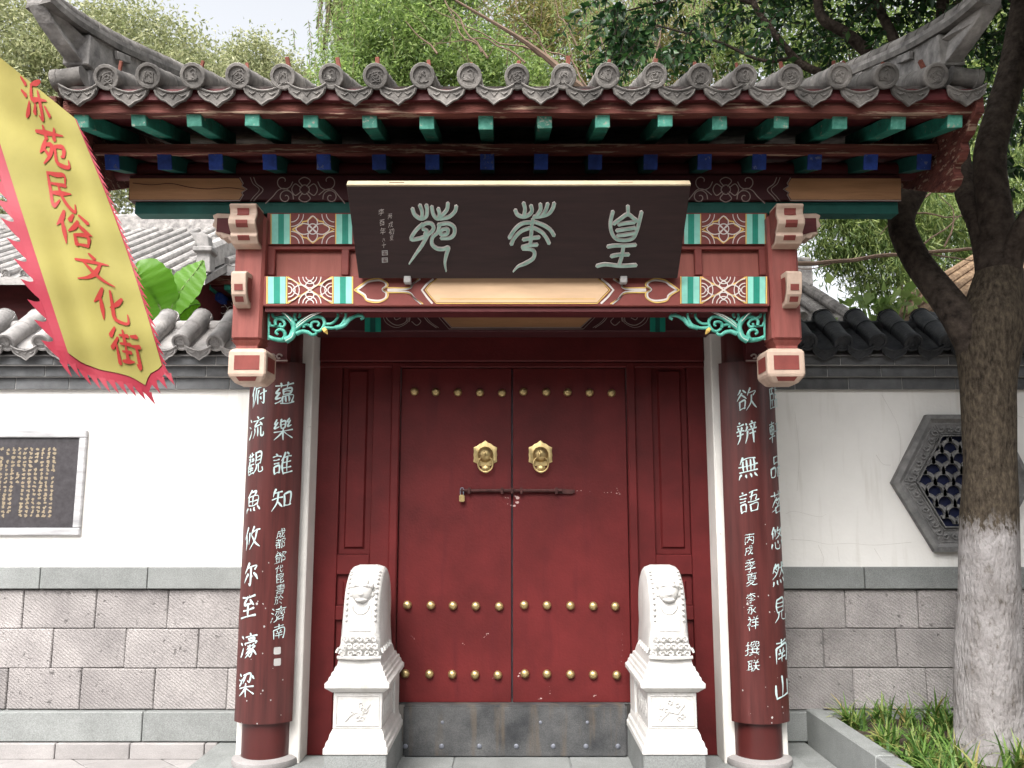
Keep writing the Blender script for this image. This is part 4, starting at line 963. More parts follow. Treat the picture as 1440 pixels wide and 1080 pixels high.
# gable ridges that sweep up and outwards over the corners
def sweep(mb, path, prof):
    """prof: (side, up) outline carried along path of (x, y, z)"""
    P = [Vector(p) for p in catmull(path, 5)]; rings = []
    for i, p in enumerate(P):
        t = P[min(i + 1, len(P) - 1)] - P[max(i - 1, 0)]; t.normalize()
        s = Vector((t.y, -t.x, 0)).normalized(); u = s.cross(t).normalized()
        if u.z < 0: u = -u
        rings.append([p + s * a + u * c for a, c in prof])
    mb.loft(rings)
for sgn in (-1, 1):
    for bk in (0,):
        X = RX0 + .10 if sgn < 0 else RX1 - .12
        fy = (lambda y: y) if not bk else (lambda y: 2 * YR - y)
        body = [(X, fy(YR), roofz(YR) + .02), (X, fy(5.1), roofz(5.1) + .02), (X, fy(4.6), roofz(4.6) + .02), (X + sgn * .015, fy(4.28), roofz(4.28) + .03)]
        r = MB(); sweep(r, body, [(-.065, -.04), (.065, -.04), (.065, .255), (-.065, .255)]); gr = r.build('gable_ridge', M['ridge'], roof, bevel=.004)
        r = MB()                                             # stepped end blocks
        r.box(X - .07 + sgn * .015, X + .07 + sgn * .015, *sorted((fy(4.20), fy(4.31))), roofz(4.25) + .11, roofz(4.25) + .285)
        r.box(X - .06 + sgn * .015, X + .06 + sgn * .015, *sorted((fy(4.245), fy(4.40))), roofz(4.25) - .02, roofz(4.25) + .108)
        r.build('end_block', M['ridge'], roof, bevel=.006)
        r = MB(); z0 = roofz(4.12)                           # curved horn under the flying tip
        hp = [(4.36, z0 + .30), (4.20, z0 + .305), (4.05, z0 + .345), (3.96, z0 + .395), (3.965, z0 + .355), (4.02, z0 + .285), (4.10, z0 + .215), (4.20, z0 + .165), (4.36, z0 + .15)]
        rg = []
        for x_ in (-.045, .045): rg.append([Vector((X + sgn * (.015 + .55 * max(0, 4.15 - y_)) + x_, fy(y_), z_)) for y_, z_ in hp])
        r.loft(rg); r.build('horn', M['ridge'], roof, bevel=.006)
        up = lambda y, d: roofz(y) + d + .125
        capp = [(X, fy(YR), up(YR, .17)), (X, fy(5.1), up(5.1, .165)), (X, fy(4.6), up(4.6, .165)), (X + sgn * .01, fy(4.35), up(4.35, .18)), (X + sgn * .05, fy(4.12), up(4.12, .225)), (X + sgn * .10, fy(3.97), up(3.97, .30))]
        r = MB(); sweep(r, capp, [(-.085, -.02), (.085, -.02), (.085, .012), (-.085, .012)]); r.build('ridge_course', M['tile'], roof)
        capp2 = [(a, c, d + .022) for a, c, d in capp[:-1]] + [(X + sgn * .085, fy(4.00), up(4.0, .305))]
        r = MB(); sweep(r, capp2, [(-.07, -.009), (.07, -.009), (.07, .022), (-.07, .022)]); r.build('ridge_course', M['ridge'], roof)
        # cap of overlapping round tiles
        P = catmull([(a, c, d + .05) for a, c, d in capp[:-1]] + [(X + sgn * .09, fy(3.985), up(3.985, .335))], 8)
        for k in range(0, len(P) - 4, 4):
            seg_ = P[k:k + 6]; r = MB(); r.tube([Vector(p) for p in seg_], [.056, .058, .059, .060, .061, .062][:len(seg_)], n=12); r.build('ridge_cap_tile', M['tile'], roof, smooth=40)
        # loose brick pieces bedded along the inner side of the ridge
        if not bk:
            for yy_, w_ in ((4.52, .16), (4.86, .12), (5.12, .10)):
                q = MB(); q.box(-.012, .012, -w_ / 2, w_ / 2, -.022, .022)
                inst('bedding_brick', q.mesh('bedding_brick', M['cream'] if False else M['ridge'], bevel=.003), roof, Matrix.Translation((X - sgn * .078, yy_, roofz(yy_) + .235)) @ rot)
    # verge tiles hanging over the gable edge
    vt = round_tile_mesh('verge_tile', .16, .058, M['tile'], seed=9); vd = drip_tile_mesh('verge_drip_tile', .17, .14, M['tile'])
    Xe = RX0 - .02 if sgn < 0 else RX1 + .03
    for k, yy_ in enumerate(np.arange(4.20, 5.45, .205)):
        m_ = Matrix.Translation((Xe, yy_, roofz(yy_) + .03)) @ Matrix.Rotation(-sgn * -math.pi / 2, 4, 'Z') @ Matrix.Rotation(.18, 4, 'X')
        inst('verge_tile', vt, roof, m_)
        inst('verge_drip_tile', vd, roof, Matrix.Translation((Xe - sgn * .01, yy_ + .10, roofz(yy_ + .10) - .005)) @ Matrix.Rotation(-sgn * -math.pi / 2, 4, 'Z') @ Matrix.Rotation(.18, 4, 'X'))
    # red verge board with a carved foot
    Xb = RX0 - .0 if sgn < 0 else RX1 + .0
    pr = [(4.16, roofz(4.16) - .06), (YR, roofz(YR) - .04), (YR, 3.78), (4.98, 3.52), (4.66, 3.37), (4.52, 3.315), (4.44, 3.325), (4.405, 3.365), (4.43, 3.405), (4.42, 3.435), (4.36, 3.445), (4.325, 3.485), (4.335, 3.53), (4.27, 3.545), (4.22, 3.60), (4.16, 3.62)]
    b = MB(); b.prism(pr, Xb - .022, Xb + .022, 'x'); b.build('verge_board', M['eave_red'], gate, bevel=.004)
    prb = [(2 * YR - YRB, zrb - .03), (YR, roofz(YR) - .04), (YR, 3.90), (2 * YR - YRB, zrb - .13)]
    b = MB(); b.prism([(2 * YR - y, z) for y, z in prb], Xb - .022, Xb + .022, 'x'); b.build('verge_board', M['eave_red'], gate, bevel=.004)
# rafters
RG = [116, 196, 274, 356, 437, 520, 600, 683, 766, 847, 935, 1013, 1100, 1182, 1265, 1343]
q = MB(); q.box(-.0395, .0395, -.001, .010, -.041, .041); rfe = q.mesh('rafter_end', M['rafter_face'], bevel=.003)
q = MB(); q.box(-.0385, .0385, .011, .62, -.040, .040); rgm = q.mesh('flying_rafter', M['rafter_green'], bevel=.003)
zf = zat(169, 4.24); rr = Matrix.Rotation(math.atan(.254), 4, 'X')
for px in RG:
    p = at(px, 169, 4.24); mtx = Matrix.Translation((p.x, 4.24 + RNG.uniform(-.018, .014), zf + RNG.uniform(-.005, .004))) @ rr @ Matrix.Rotation(RNG.uniform(-.03, .03), 4, 'Z') @ Matrix.Rotation(RNG.uniform(-.04, .04), 4, 'Y')
    o = inst('flying_rafter', rgm, gate, mtx); inst('rafter_end', rfe, o, mtx)
RB = [157, 231, 303, 379, 455, 533, 608, 685, 761, 837, 915, 991, 1068, 1146, 1225, 1300]
q = MB(); q.box(-.039, .039, .012, 1.0, -.044, .042); rbm = q.mesh('eave_rafter', M['green_dk'], bevel=.003)
q = MB(); q.box(-.040, .040, 0, .014, -.046, .043); rbe = q.mesh('rafter_end', M['rafter_blue'], bevel=.002)
zb2_ = zat(227, 4.59); rr2 = Matrix.Rotation(math.atan(.30), 4, 'X')
for px in RB:
    p = at(px, 227, 4.59); mtx = Matrix.Translation((p.x, 4.59, zb2_)) @ rr2
    o = inst('eave_rafter', rbm, gate, mtx); inst('rafter_end', rbe, o, mtx)
ex0, ex1 = at(88, 150, 4.2).x, at(1378, 150, 4.2).x
def warped_board(name, x0, x1, y0, y1, z0, z1, m, amp=.004, n=40):
    b = MB(); rings = []
    for i in range(n + 1):
        x = x0 + (x1 - x0) * i / n; d = noise.noise(Vector((x * 2.3, z0 * 7, 1))) * amp; e = noise.noise(Vector((x * 5.1, z1, 4))) * amp
        rings.append([Vector((x, y0 + d, z0 + e)), Vector((x, y1, z0 + e)), Vector((x, y1, z1 + d)), Vector((x, y0 + d, z1 + d))])
    return b.loft(rings).build(name, m, gate)
warped_board('eave_board', ex0, ex1, 4.205, 4.27, zat(159, 4.205), zat(142, 4.205), M['eave_red'], .008)
warped_board('tile_board', ex0 + .02, ex1 - .02, 4.175, 4.21, zat(142, 4.18) + .004, zat(126, 4.18), M['dark_red'], .006)
warped_board('rafter_board', RX0 + .03, RX1 - .03, 4.555, 4.60, zat(215, 4.56), zat(203, 4.56), M['eave_red'], .005)
# boarding between the rafter tiers
b = MB(); b.prism([(4.25, zf + .052), (4.62, zf + .052 + .254 * .37), (4.62, zf + .07 + .254 * .37), (4.25, zf + .07)], RX0 + .03, RX1 - .03, 'x'); b.build('soffit_board', M['dark_red'], gate)
b = MB(); b.prism([(4.60, zb2_ + .050), (5.50, zb2_ + .05 + .3 * .91), (5.50, zb2_ + .07 + .3 * .91), (4.60, zb2_ + .07)], RX0 + .03, RX1 - .03, 'x'); b.build('soffit_board', M['dark_red'], gate)
b = MB(); b.tube([(RX0 + .02, YP + .085, zat(246, YP) + .055), (RX1 - .02, YP + .085, zat(246, YP) + .055)], .055, n=14); b.build('purlin', M['dark_red'], gate, smooth=True)
b = MB(); b.tube([(RX0 + .02, YC, 3.70), (RX1 - .02, YC, 3.70)], .08, n=14); b.build('purlin', M['dark_red'], gate, smooth=True)
b = MB(); b.tube([(-1.72, 6.13, 3.60), (1.72, 6.13, 3.60)], .08, n=14); b.build('purlin', M['dark_red'], gate, smooth=True)
for px in (374, 1066):                                       # rear posts that carry the back slope
    cx = at(px, 1060, YC).x; b = MB(); b.tube([(cx, 6.13, 2.9), (cx, 6.13, 3.56)], .09, n=14); b.build('rear_post', M['column_red'], gate, smooth=True)
# ------------------------------------------------------------------ glyph outlines (Blender's own font)
_G = {}
def glyph(ch):
    if ch in _G: return _G[ch]
    cu = bpy.data.curves.new('g', 'FONT'); cu.body = ch; cu.size = 1; cu.resolution_u = 3; cu.offset = -.011; cu.align_x = 'CENTER'; cu.align_y = 'CENTER'
    o = bpy.data.objects.new('g', cu); COL.objects.link(o)
    dg = bpy.context.evaluated_depsgraph_get(); me = bpy.data.meshes.new_from_object(o.evaluated_get(dg))
    bm = bmesh.new(); bm.from_mesh(me)
    bmesh.ops.triangulate(bm, faces=bm.faces)
    for _ in range(2):
        es = [e for e in bm.edges if e.calc_length() > .10]
        if es: bmesh.ops.subdivide_edges(bm, edges=es, cuts=2); bmesh.ops.triangulate(bm, faces=bm.faces)
    bm.verts.index_update()
    V = np.array([v.co[:2] for v in bm.verts]) if len(bm.verts) else np.zeros((0, 2)); Fc = [tuple(v.index for v in f.verts) for f in bm.faces]
    bm.free(); bpy.data.objects.remove(o); bpy.data.curves.remove(cu); bpy.data.meshes.remove(me)
    if len(V):
        lo, hi = V.min(0), V.max(0); V = (V - (lo + hi) / 2) / max((hi - lo).max(), 1e-6)
    _G[ch] = (V, Fc); return _G[ch]

def brushed(ch, seed, shear=.16, wob=.030):
    """glyph written loosely: rising to the right, strokes swelling and thinning"""
    V, Fc = glyph(ch); out = []
    rr = random.Random(seed); a, c = rr.uniform(-.05, .05), rr.uniform(.9, 1.1)
    for x, y in V:
        n1 = noise.noise(Vector((x * 3.2 + seed, y * 3.2, .3))); n2 = noise.noise(Vector((x * 3.2, y * 3.2 + seed, 5.3)))
        n3 = noise.noise(Vector((x * 9 + seed, y * 9, 2.1))); n4 = noise.noise(Vector((x * 9, y * 9 - seed, 7.7)))
        out.append(((x + n1 * wob * 1.6 + n3 * wob) * c + y * (a + .06), y + x * shear * .8 + n2 * wob * 1.6 + n4 * wob))
    return out, Fc

# ------------------------------------------------------------------ name board over the gate
TL, TR = at(485, 262, 4.28), at(971, 262, 4.28)
PT = at(728, 262, 4.28); PBm = at(728, 393, 4.70)
pn = Vector((1, 0, 0)).cross(PBm - PT).normalized()
if pn.y > 0: pn = -pn
def pQ(px, py, off=0): return on_plane(px, py, PT, pn) + pn * off
plq = thing('name_board', 'dark lacquered name board with three jade seal characters, leaning forward over the doors', 'sign', (PBm.x, PBm.y, PBm.z))
c4 = [pQ(486, 262.5), pQ(970, 262), pQ(954, 391.5), pQ(506, 391.5)]
wl, wr = (c4[0].x + c4[3].x) / 2, (c4[1].x + c4[2].x) / 2
c4 = [Vector((wl, p.y, p.z)) if i in (0, 3) else Vector((wr, p.y, p.z)) for i, p in enumerate(c4)]
b = MB(); b.loft([[p - pn * .045 for p in c4], c4]); b.build('board', M['plaque'], plq, bevel=.003)
up_ = (c4[0] - c4[3]).normalized()
b = MB(); e0, e1 = c4[0] + up_ * .001, c4[1] + up_ * .001
b.loft([[e0 - pn * .046, e0 + pn * .001, e0 + pn * .001 + up_ * .012, e0 - pn * .046 + up_ * .012], [e1 - pn * .046, e1 + pn * .001, e1 + pn * .001 + up_ * .012, e1 - pn * .046 + up_ * .012]]); b.build('top_edge', M['plaque_edge'], plq, bevel=.002)
for px in (573, 877):                                           # small wooden rests under the board
    p = pQ(px, 391); b = MB(); b.box(p.x - .02, p.x + .02, p.y - .012, p.y + .035, p.z - .03, p.z + .012); b.build('rest', M['mortar'], plq, bevel=.004)
for px in (557, 880):
    p = pQ(px, 257); b = MB(); b.box(p.x - .04, p.x + .04, p.y + .02, p.y + .55, p.z - .01, p.z + .012); b.build('hanger', M['iron'], plq)
qp = lambda u, v, off: pQ(480 + u / 2.88, 230 + v / 2.88, off)
CH = {'huang': [[(1100, 192), (1090, 235), (1094, 275), (1112, 302), (1145, 309), (1180, 300), (1196, 270), (1206, 235), (1216, 194)],
                [(1160, 170), (1161, 202)], [(1102, 243), (1130, 222), (1160, 204), (1186, 222), (1206, 236)], [(1122, 246), (1150, 240), (1188, 236)], [(1114, 270), (1150, 264), (1190, 258)], [(1118, 290), (1150, 286), (1186, 280)],
                [(1078, 335), (1110, 330), (1150, 330), (1192, 327)], [(1092, 374), (1120, 368), (1164, 366)], [(1034, 413), (1070, 406), (1130, 412), (1194, 409)], [(1142, 332), (1136, 370), (1124, 409)]],
      'hua': [[(704, 186), (714, 206), (738, 214), (760, 206), (772, 190), (768, 168)], [(738, 158), (744, 184), (738, 214)], [(806, 162), (806, 186), (790, 212)], [(778, 214), (806, 212), (838, 202), (856, 180), (862, 158)], [(836, 160), (828, 186), (812, 212)],
              [(776, 222), (772, 250), (768, 298)], [(772, 236), (735, 240), (705, 262), (680, 300)], [(764, 258), (728, 272), (700, 300), (688, 326)], [(784, 234), (820, 248), (846, 266), (862, 290)], [(780, 258), (812, 276), (830, 298), (842, 322)],
              [(736, 306), (768, 300), (802, 296)], [(732, 336), (760, 328), (794, 326)], [(768, 300), (764, 332)], [(734, 342), (766, 344), (782, 356), (776, 382), (744, 402), (716, 414), (696, 435)]],
      'yuan': [[(288, 180), (298, 206), (322, 222), (344, 212), (348, 186), (344, 166)], [(318, 166), (328, 196), (324, 222)], [(366, 172), (374, 206), (392, 222), (410, 206), (428, 184), (432, 158)], [(392, 180), (398, 200), (394, 222)], [(400, 222), (436, 214), (460, 192), (466, 170)],
               [(330, 242), (300, 272), (284, 304), (322, 300), (354, 284), (374, 262), (366, 242), (344, 240), (326, 252)], [(330, 262), (346, 270), (338, 286)], [(352, 284), (326, 330), (298, 370), (275, 404)],
               [(398, 248), (390, 276), (370, 296), (368, 324), (388, 342), (414, 344), (434, 338), (426, 366), (420, 400), (425, 434)], [(392, 246), (430, 240), (456, 254), (458, 280), (442, 298), (404, 300)], [(404, 266), (430, 262), (428, 282), (404, 284), (404, 268)]]}
for nm in ('yuan', 'hua', 'huang'):
    o1 = MB(); o2 = MB()
    for s_ in CH[nm]:
        k = len(s_)
        tp = [1.0] * k
        if nm != 'huang' and k > 3 and s_[-1][1] > 395: tp[-1] = .35; tp[-2] = .7
        o1.stroke([(x, y, 15.5 * t) for (x, y), t in zip(s_, tp)], 15, qp, .006, th=.006)
        o2.stroke([(x, y, 10.5 * t) for (x, y), t in zip(s_, tp)], 10, qp, .0105)
    c_ = o1.build('character', M['white_line'], plq); o2.build('character_fill', M['jade'], c_)
sm2 = MB(); rs_ = random.Random(3)
for ch, u, v, h in (('丙', 197, 213, 22), ('戌', 200, 246, 24), ('初', 203, 274, 24), ('夏', 204, 300, 20), ('李', 162, 195, 26), ('百', 165, 238, 24), ('年', 168, 272, 28), ('八', 172, 308, 16), ('十', 172, 330, 22)):
    V, Fc = brushed(ch, u, .2, .04); n0 = len(sm2.v)
    sm2.v += [qp(u + x * h * .8, v - y * h, .003) for x, y in V]; sm2.f += [tuple(i + n0 for i in f) for f in Fc]
sm2.build('inscription', M['white_line'], plq)
for v in (361, 390):
    q = MB(); q.poly([(164, v - 10), (188, v - 11), (189, v + 9), (165, v + 11)], qp, .003); s_ = q.build('seal', M['mortar'], plq)
    q = MB()
    for a, c in (((168, v - 5), (185, v - 6)), ((168, v + 1), (185, v)), ((169, v + 6), (185, v + 5)), ((176, v - 7), (177, v + 7))): q.stroke([a, c], 2.2, qp, .0045)
    q.build('seal_mark', M['maroon'], s_)


# brush-written characters: strokes on a 100 x 100 grid, top left origin
HAND = {k: v for k, v in (
('俯', '28,2 5,45;18,30 18,98;60,2 66,12;38,18 98,14;40,18 36,60 24,95;58,30 46,58;52,48 52,92;64,48 98,44;86,28 86,90 76,84;68,60 74,72'),
('流', '10,8 22,18;4,36 16,44;4,95 24,58;60,2 66,12;34,20 96,16;62,20 46,42 84,38;78,28 90,44;46,52 44,70 34,95;64,52 64,90;82,50 82,88 99,88 99,76'),
('觀', '6,12 46,9;18,2 20,22;34,2 32,22;10,28 22,28 20,40 10,40;30,28 44,26 42,38 30,40;16,44 4,62;12,55 12,96;12,56 46,52;12,68 42,66;12,80 42,78;12,94 48,90;28,50 28,92;58,8 58,58;58,8 90,5 88,56;60,24 86,22;60,40 86,38;60,56 88,54;66,58 62,78 48,97;78,58 78,88 98,90 99,74'),
('魚', '42,2 14,32;40,12 68,10 56,28;22,30 24,68;22,30 80,27 76,66;24,48 76,46;50,28 50,66;24,66 78,64;16,80 8,96;36,78 40,92;58,78 64,92;78,74 94,92'),
('攸', '28,2 4,46;18,32 18,97;36,26 36,72;64,4 46,40;58,24 98,18;84,20 72,60 42,97;56,42 74,72 99,92'),
('尔', '44,2 16,42;38,20 88,14 78,30;54,22 54,92 42,84;36,48 14,80;70,44 94,76'),
('至', '12,10 90,6;50,10 24,42 78,36;64,24 86,46;18,64 84,60;50,42 50,92;4,94 97,90'),
('濠', '10,8 20,18;4,36 14,44;4,95 22,58;62,0 66,8;34,13 98,10;50,20 84,19 84,29 52,30;34,38 34,46;34,38 98,35 92,46;48,50 84,48;66,50 44,68;58,58 74,74 64,97 54,90;60,66 36,84;66,76 36,98;90,54 74,68;76,66 99,92'),
('梁', '10,4 20,12;4,24 14,30;6,50 24,26;34,10 76,6 70,40 58,34;48,12 32,44;36,20 28,32;84,14 94,30;8,62 92,58;50,46 50,98;46,64 8,94;54,64 96,92'),
('蕴', '6,14 94,10;32,2 34,24;66,2 64,24;24,28 8,46 28,46;30,44 8,72 34,66;8,92 36,84;44,32 82,30 80,54 46,56;44,32 46,56;46,43 80,42;42,64 42,92;42,64 92,62 88,92;58,64 58,90;74,64 73,90;34,95 99,92'),
('樂', '44,2 38,12;38,14 40,44;38,14 60,12 58,42 40,44;40,28 58,27;20,4 8,20 22,22;24,16 8,40 30,36;78,2 68,18 82,20;84,14 70,38 92,34;6,58 96,54;50,46 50,98;46,60 8,92;54,60 96,90'),
('誰', '20,2 26,10;6,18 42,15;10,32 36,30;10,46 36,44;10,60 14,92;10,60 36,57 34,88;12,90 36,87;62,2 44,40;54,24 54,98;74,4 80,14;56,24 94,20;56,46 92,43;56,68 92,66;54,92 98,89;74,22 74,90'),
('知', '24,2 8,32;20,20 52,16;4,46 56,42;32,18 28,60 4,95;34,60 52,84;64,30 64,84;64,30 94,27 90,82;64,80 94,78'),
('臨', '12,6 12,94;12,6 46,4;14,30 40,28 40,58;14,58 42,56;12,94 50,90;28,8 28,28;28,60 28,90;70,2 54,30;64,16 96,14;58,36 80,34 78,50 58,52;52,62 54,90;52,62 70,60 68,88 54,90;78,60 80,88;78,60 97,58 95,86 80,88'),
('軒', '6,14 46,10;12,26 12,58;12,26 40,24 40,56 12,58;12,42 40,40;2,74 52,68;26,2 26,98;58,18 92,14;52,50 99,45;76,16 76,98'),
('品', '30,4 32,36;30,5 70,3 68,34;32,34 70,32;6,54 8,92;6,55 40,53 38,88;8,90 40,87;58,54 60,92;58,55 94,52 92,88;60,90 94,87'),
('茗', '6,18 94,13;32,2 35,30;68,2 64,30;48,32 14,66;44,44 78,40 50,72 10,86;40,50 56,60;36,72 38,97;36,73 80,70 78,96;38,95 80,93'),
('悠', '24,2 6,28;16,20 16,50;32,12 32,42;58,2 44,24;52,16 90,12;80,14 64,38 36,52;52,26 92,50;12,70 6,90;30,66 34,90 64,94 68,82;50,62 56,74;80,62 94,82'),
('然', '30,2 6,40;28,14 52,12 38,44 6,64;24,22 36,30;18,34 30,42;54,26 98,22;76,4 72,40 50,64;76,34 96,62;84,8 92,16;12,78 6,96;34,76 38,92;58,76 64,92;80,74 96,92'),
('見', '26,4 26,58;26,4 76,2 74,56;28,20 74,19;28,37 74,36;28,55 74,54;40,58 34,78 8,97;60,56 60,88 92,92 96,74'),
('南', '16,14 86,10;50,2 50,34;12,34 12,97;12,35 90,30 88,94 78,90;36,42 42,54;66,40 58,54;28,60 74,57;24,76 78,73;50,58 50,97'),
('山', '50,4 50,88;10,36 12,90;12,90 90,86;90,32 90,92'),
('欲', '20,4 8,22;34,4 46,20;26,18 4,50;26,24 50,46;14,56 16,92;14,57 42,54 40,90;16,90 42,87;68,2 54,32;62,20 96,16 84,36;74,34 68,66 46,97;72,58 99,94'),
('辨', '16,2 20,10;4,16 34,13;10,24 14,36;28,22 22,36;2,42 36,38;6,58 34,54;20,40 16,70 4,96;46,10 50,20;54,28 42,44;54,44 52,70 42,96;76,2 80,10;64,16 97,13;70,24 74,36;90,22 84,36;62,42 99,38;66,60 96,56;82,40 82,98'),
('無', '26,2 10,30;22,14 88,10;4,42 97,36;26,20 26,62;44,18 44,62;62,16 62,62;80,14 80,60;8,66 94,60;16,78 6,96;38,78 42,92;60,78 66,92;80,76 94,92'),
('語', '20,2 26,10;6,18 42,15;10,32 36,30;10,46 36,44;10,60 14,92;10,60 36,57 34,88;12,90 36,87;52,10 94,6;70,8 60,48;56,28 86,25 84,46;46,50 99,46;56,62 58,94;56,63 92,60 88,92;58,92 90,90'))}
def hand_char(mb, ch, mp, seed):
    """semi-cursive: strokes rise to the right, bow a little, press at the start and thin out"""
    rr = random.Random(seed); sh = rr.uniform(.13, .24); bold = rr.uniform(.85, 1.15) * (.98 if len(HAND[ch]) < 90 else .78)
    for st in HAND[ch].split(';'):
        P = [tuple(float(v) / 100 for v in q.split(',')) for q in st.split()]
        if len(P) == 2:
            (xa, ya), (xb, yb) = P; bow = rr.uniform(-.05, .05)
            P = [P[0], ((xa + xb) / 2 + (yb - ya) * bow, (ya + yb) / 2 - (xb - xa) * bow), P[1]]
        P = [(x + rr.uniform(-.022, .022), y + rr.uniform(-.022, .022) - (x - .5) * sh) for x, y in P]
        (xa, ya), (xb, yb) = P[0], P[-1]
        flat = abs(xb - xa) > 1.6 * abs(yb - ya); falling = (xb < xa and yb > ya + .15)
        w = ([.070, .045, .085] if flat else ([.115, .085, .025] if falling else [.085, .115, .05]))
        ww = np.interp(np.linspace(0, 1, len(P)), [0, .5, 1], w) * bold
        mb.stroke([(x, y, ww[i]) for i, (x, y) in enumerate(P)], .08, mp, .0022, n=5, step=.00006)

# ------------------------------------------------------------------ curved couplet boards on the columns
def couplet(pxc, label, chars, seals, zlab):
    cx = at(pxc, 1060, YC).x; R = .176
    zt_, zb_ = zat(508, YC - R), zat(1019, YC - R)
    t = thing('couplet_board', label, 'sign', (cx, YC - R, zb_))
    b = MB(); n = 28; RB = .225; YCB = YC - R + RB; a0, a1 = -math.asin(.178 / RB), math.asin(.178 / RB)   # a shallower curve than the column behind it
    ring = [(RB * math.sin(a), -RB * math.cos(a)) for a in np.linspace(a0, a1, n)] + [((RB - .024) * math.sin(a), -(RB - .024) * math.cos(a)) for a in np.linspace(a1, a0, n)]
    rings = []
    for z in (zb_, zb_ + .004, zt_ - .004, zt_):
        k = .999 if z in (zb_, zt_) else 1
        rings.append([Vector((cx + x * k, YCB + y * k, z)) for x, y in ring])
    b.loft(rings); b.build('board', M['board_red'], t, smooth=30)
    def hit(px, py):
        r = ray(px, py); A = r.x ** 2 + r.y ** 2; B = -2 * (r.x * cx + r.y * YCB); Cc = cx * cx + YCB * YCB - RB * RB
        d = B * B - 4 * A * Cc
        if d < 0: px += 3 * (1 if pxc > px else -1); return hit(px, py)
        tt = (-B - math.sqrt(d)) / (2 * A); p = r * tt + Vector((0, 0, EYE)); return math.atan2(p.x - cx, -(p.y - YCB)), p.z
    def cyl(a, z, off): return Vector((cx + (RB + off) * math.sin(a), YCB - (RB + off) * math.cos(a), z))
    for ch, px, py, hh in chars:
        a, z = hit(px, py); s = hh / 212.0
        mb = MB()
        if ch in HAND and hh > 14:
            hand_char(mb, ch, lambda u, v, off, a=a, z=z, s=s * 1.08: cyl(a + (u - .5) * s * .88 / RB, z - (v - .5) * s, off), int(px * 7 + py))
        else:
            V, Fc = brushed(ch, px * .37 + py, .24, .05)
            mb.v = [cyl(a + x * s * .92 / RB, z + y * s, .0022) for x, y in V]; mb.f = list(Fc)
        if mb.v: mb.build('character', M['ink_white'], t)
    for px, py in seals:
        a, z = hit(px, py); mb = MB(); s = .021
        mb.add([cyl(a + u * s / RB, z + v * s, .002) for u, v in ((-1, -.8), (-.7, -1.05), (.8, -1), (1, -.7), (.95, .9), (.7, 1.05), (-.8, 1), (-1, .8))], [tuple(range(8))]); mb.build('seal', M['mortar'], t)
    sp = MB(); rr = random.Random(int(pxc))                       # paint splashes and bare spots
    for k in range(26):
        a, z = rr.uniform(-.6, .6), zb_ + rr.random() ** 1.6 * 1.2; s = rr.uniform(.0015, .005) * (2.0 if k < 3 else 1)
        sp.add([cyl(a + s * math.cos(q) / RB * rr.uniform(.7, 1.2), z + s * math.sin(q) * rr.uniform(.7, 1.4), .0018) for q in np.linspace(0, 6.28, 8)[:-1]], [tuple(range(7))])
    sp.build('paint_spot', M['mortar'], t)
couplet(374, 'curved red couplet board with white brush characters on the left column',
        [(c, x, y, 28) for c, x, y in (('俯', 363, 556), ('流', 360, 602), ('觀', 358, 652), ('魚', 356, 705), ('攸', 354, 757), ('尔', 352, 808), ('至', 349, 853), ('濠', 349, 908), ('梁', 346, 963), ('蕴', 400, 553), ('樂', 398, 604), ('誰', 397, 652), ('知', 396, 702))] +
        [(c, x, y, h) for c, x, y, h in (('成', 395, 750, 12), ('都', 394, 764, 13), ('鄧', 394, 784, 15), ('代', 393, 800, 11), ('昆', 394, 813, 12), ('書', 394, 828, 13), ('於', 392, 843, 12), ('濟', 391, 864, 20), ('南', 392, 888, 17))],
        [(390, 915), (390, 931)], 'left')
couplet(1066, 'curved red couplet board with white brush characters on the right column',
        [(c, x, y, 28) for c, x, y in (('臨', 1088, 560), ('軒', 1089, 607), ('品', 1091, 657), ('茗', 1092, 706), ('悠', 1093, 757), ('然', 1095, 807), ('見', 1097, 858), ('南', 1099, 915), ('山', 1100, 966), ('欲', 1050, 562), ('辨', 1050, 608), ('無', 1052, 658), ('語', 1053, 706))] +
        [(c, x, y, h) for c, x, y, h in (('丙', 1054, 758, 13), ('戌', 1053, 774, 12), ('季', 1055, 795, 16), ('夏', 1057, 815, 16), ('李', 1056, 841, 13), ('永', 1057, 857, 12), ('祥', 1059, 876, 17), ('撰', 1058, 912, 18), ('联', 1060, 936, 15))], [], 'right')

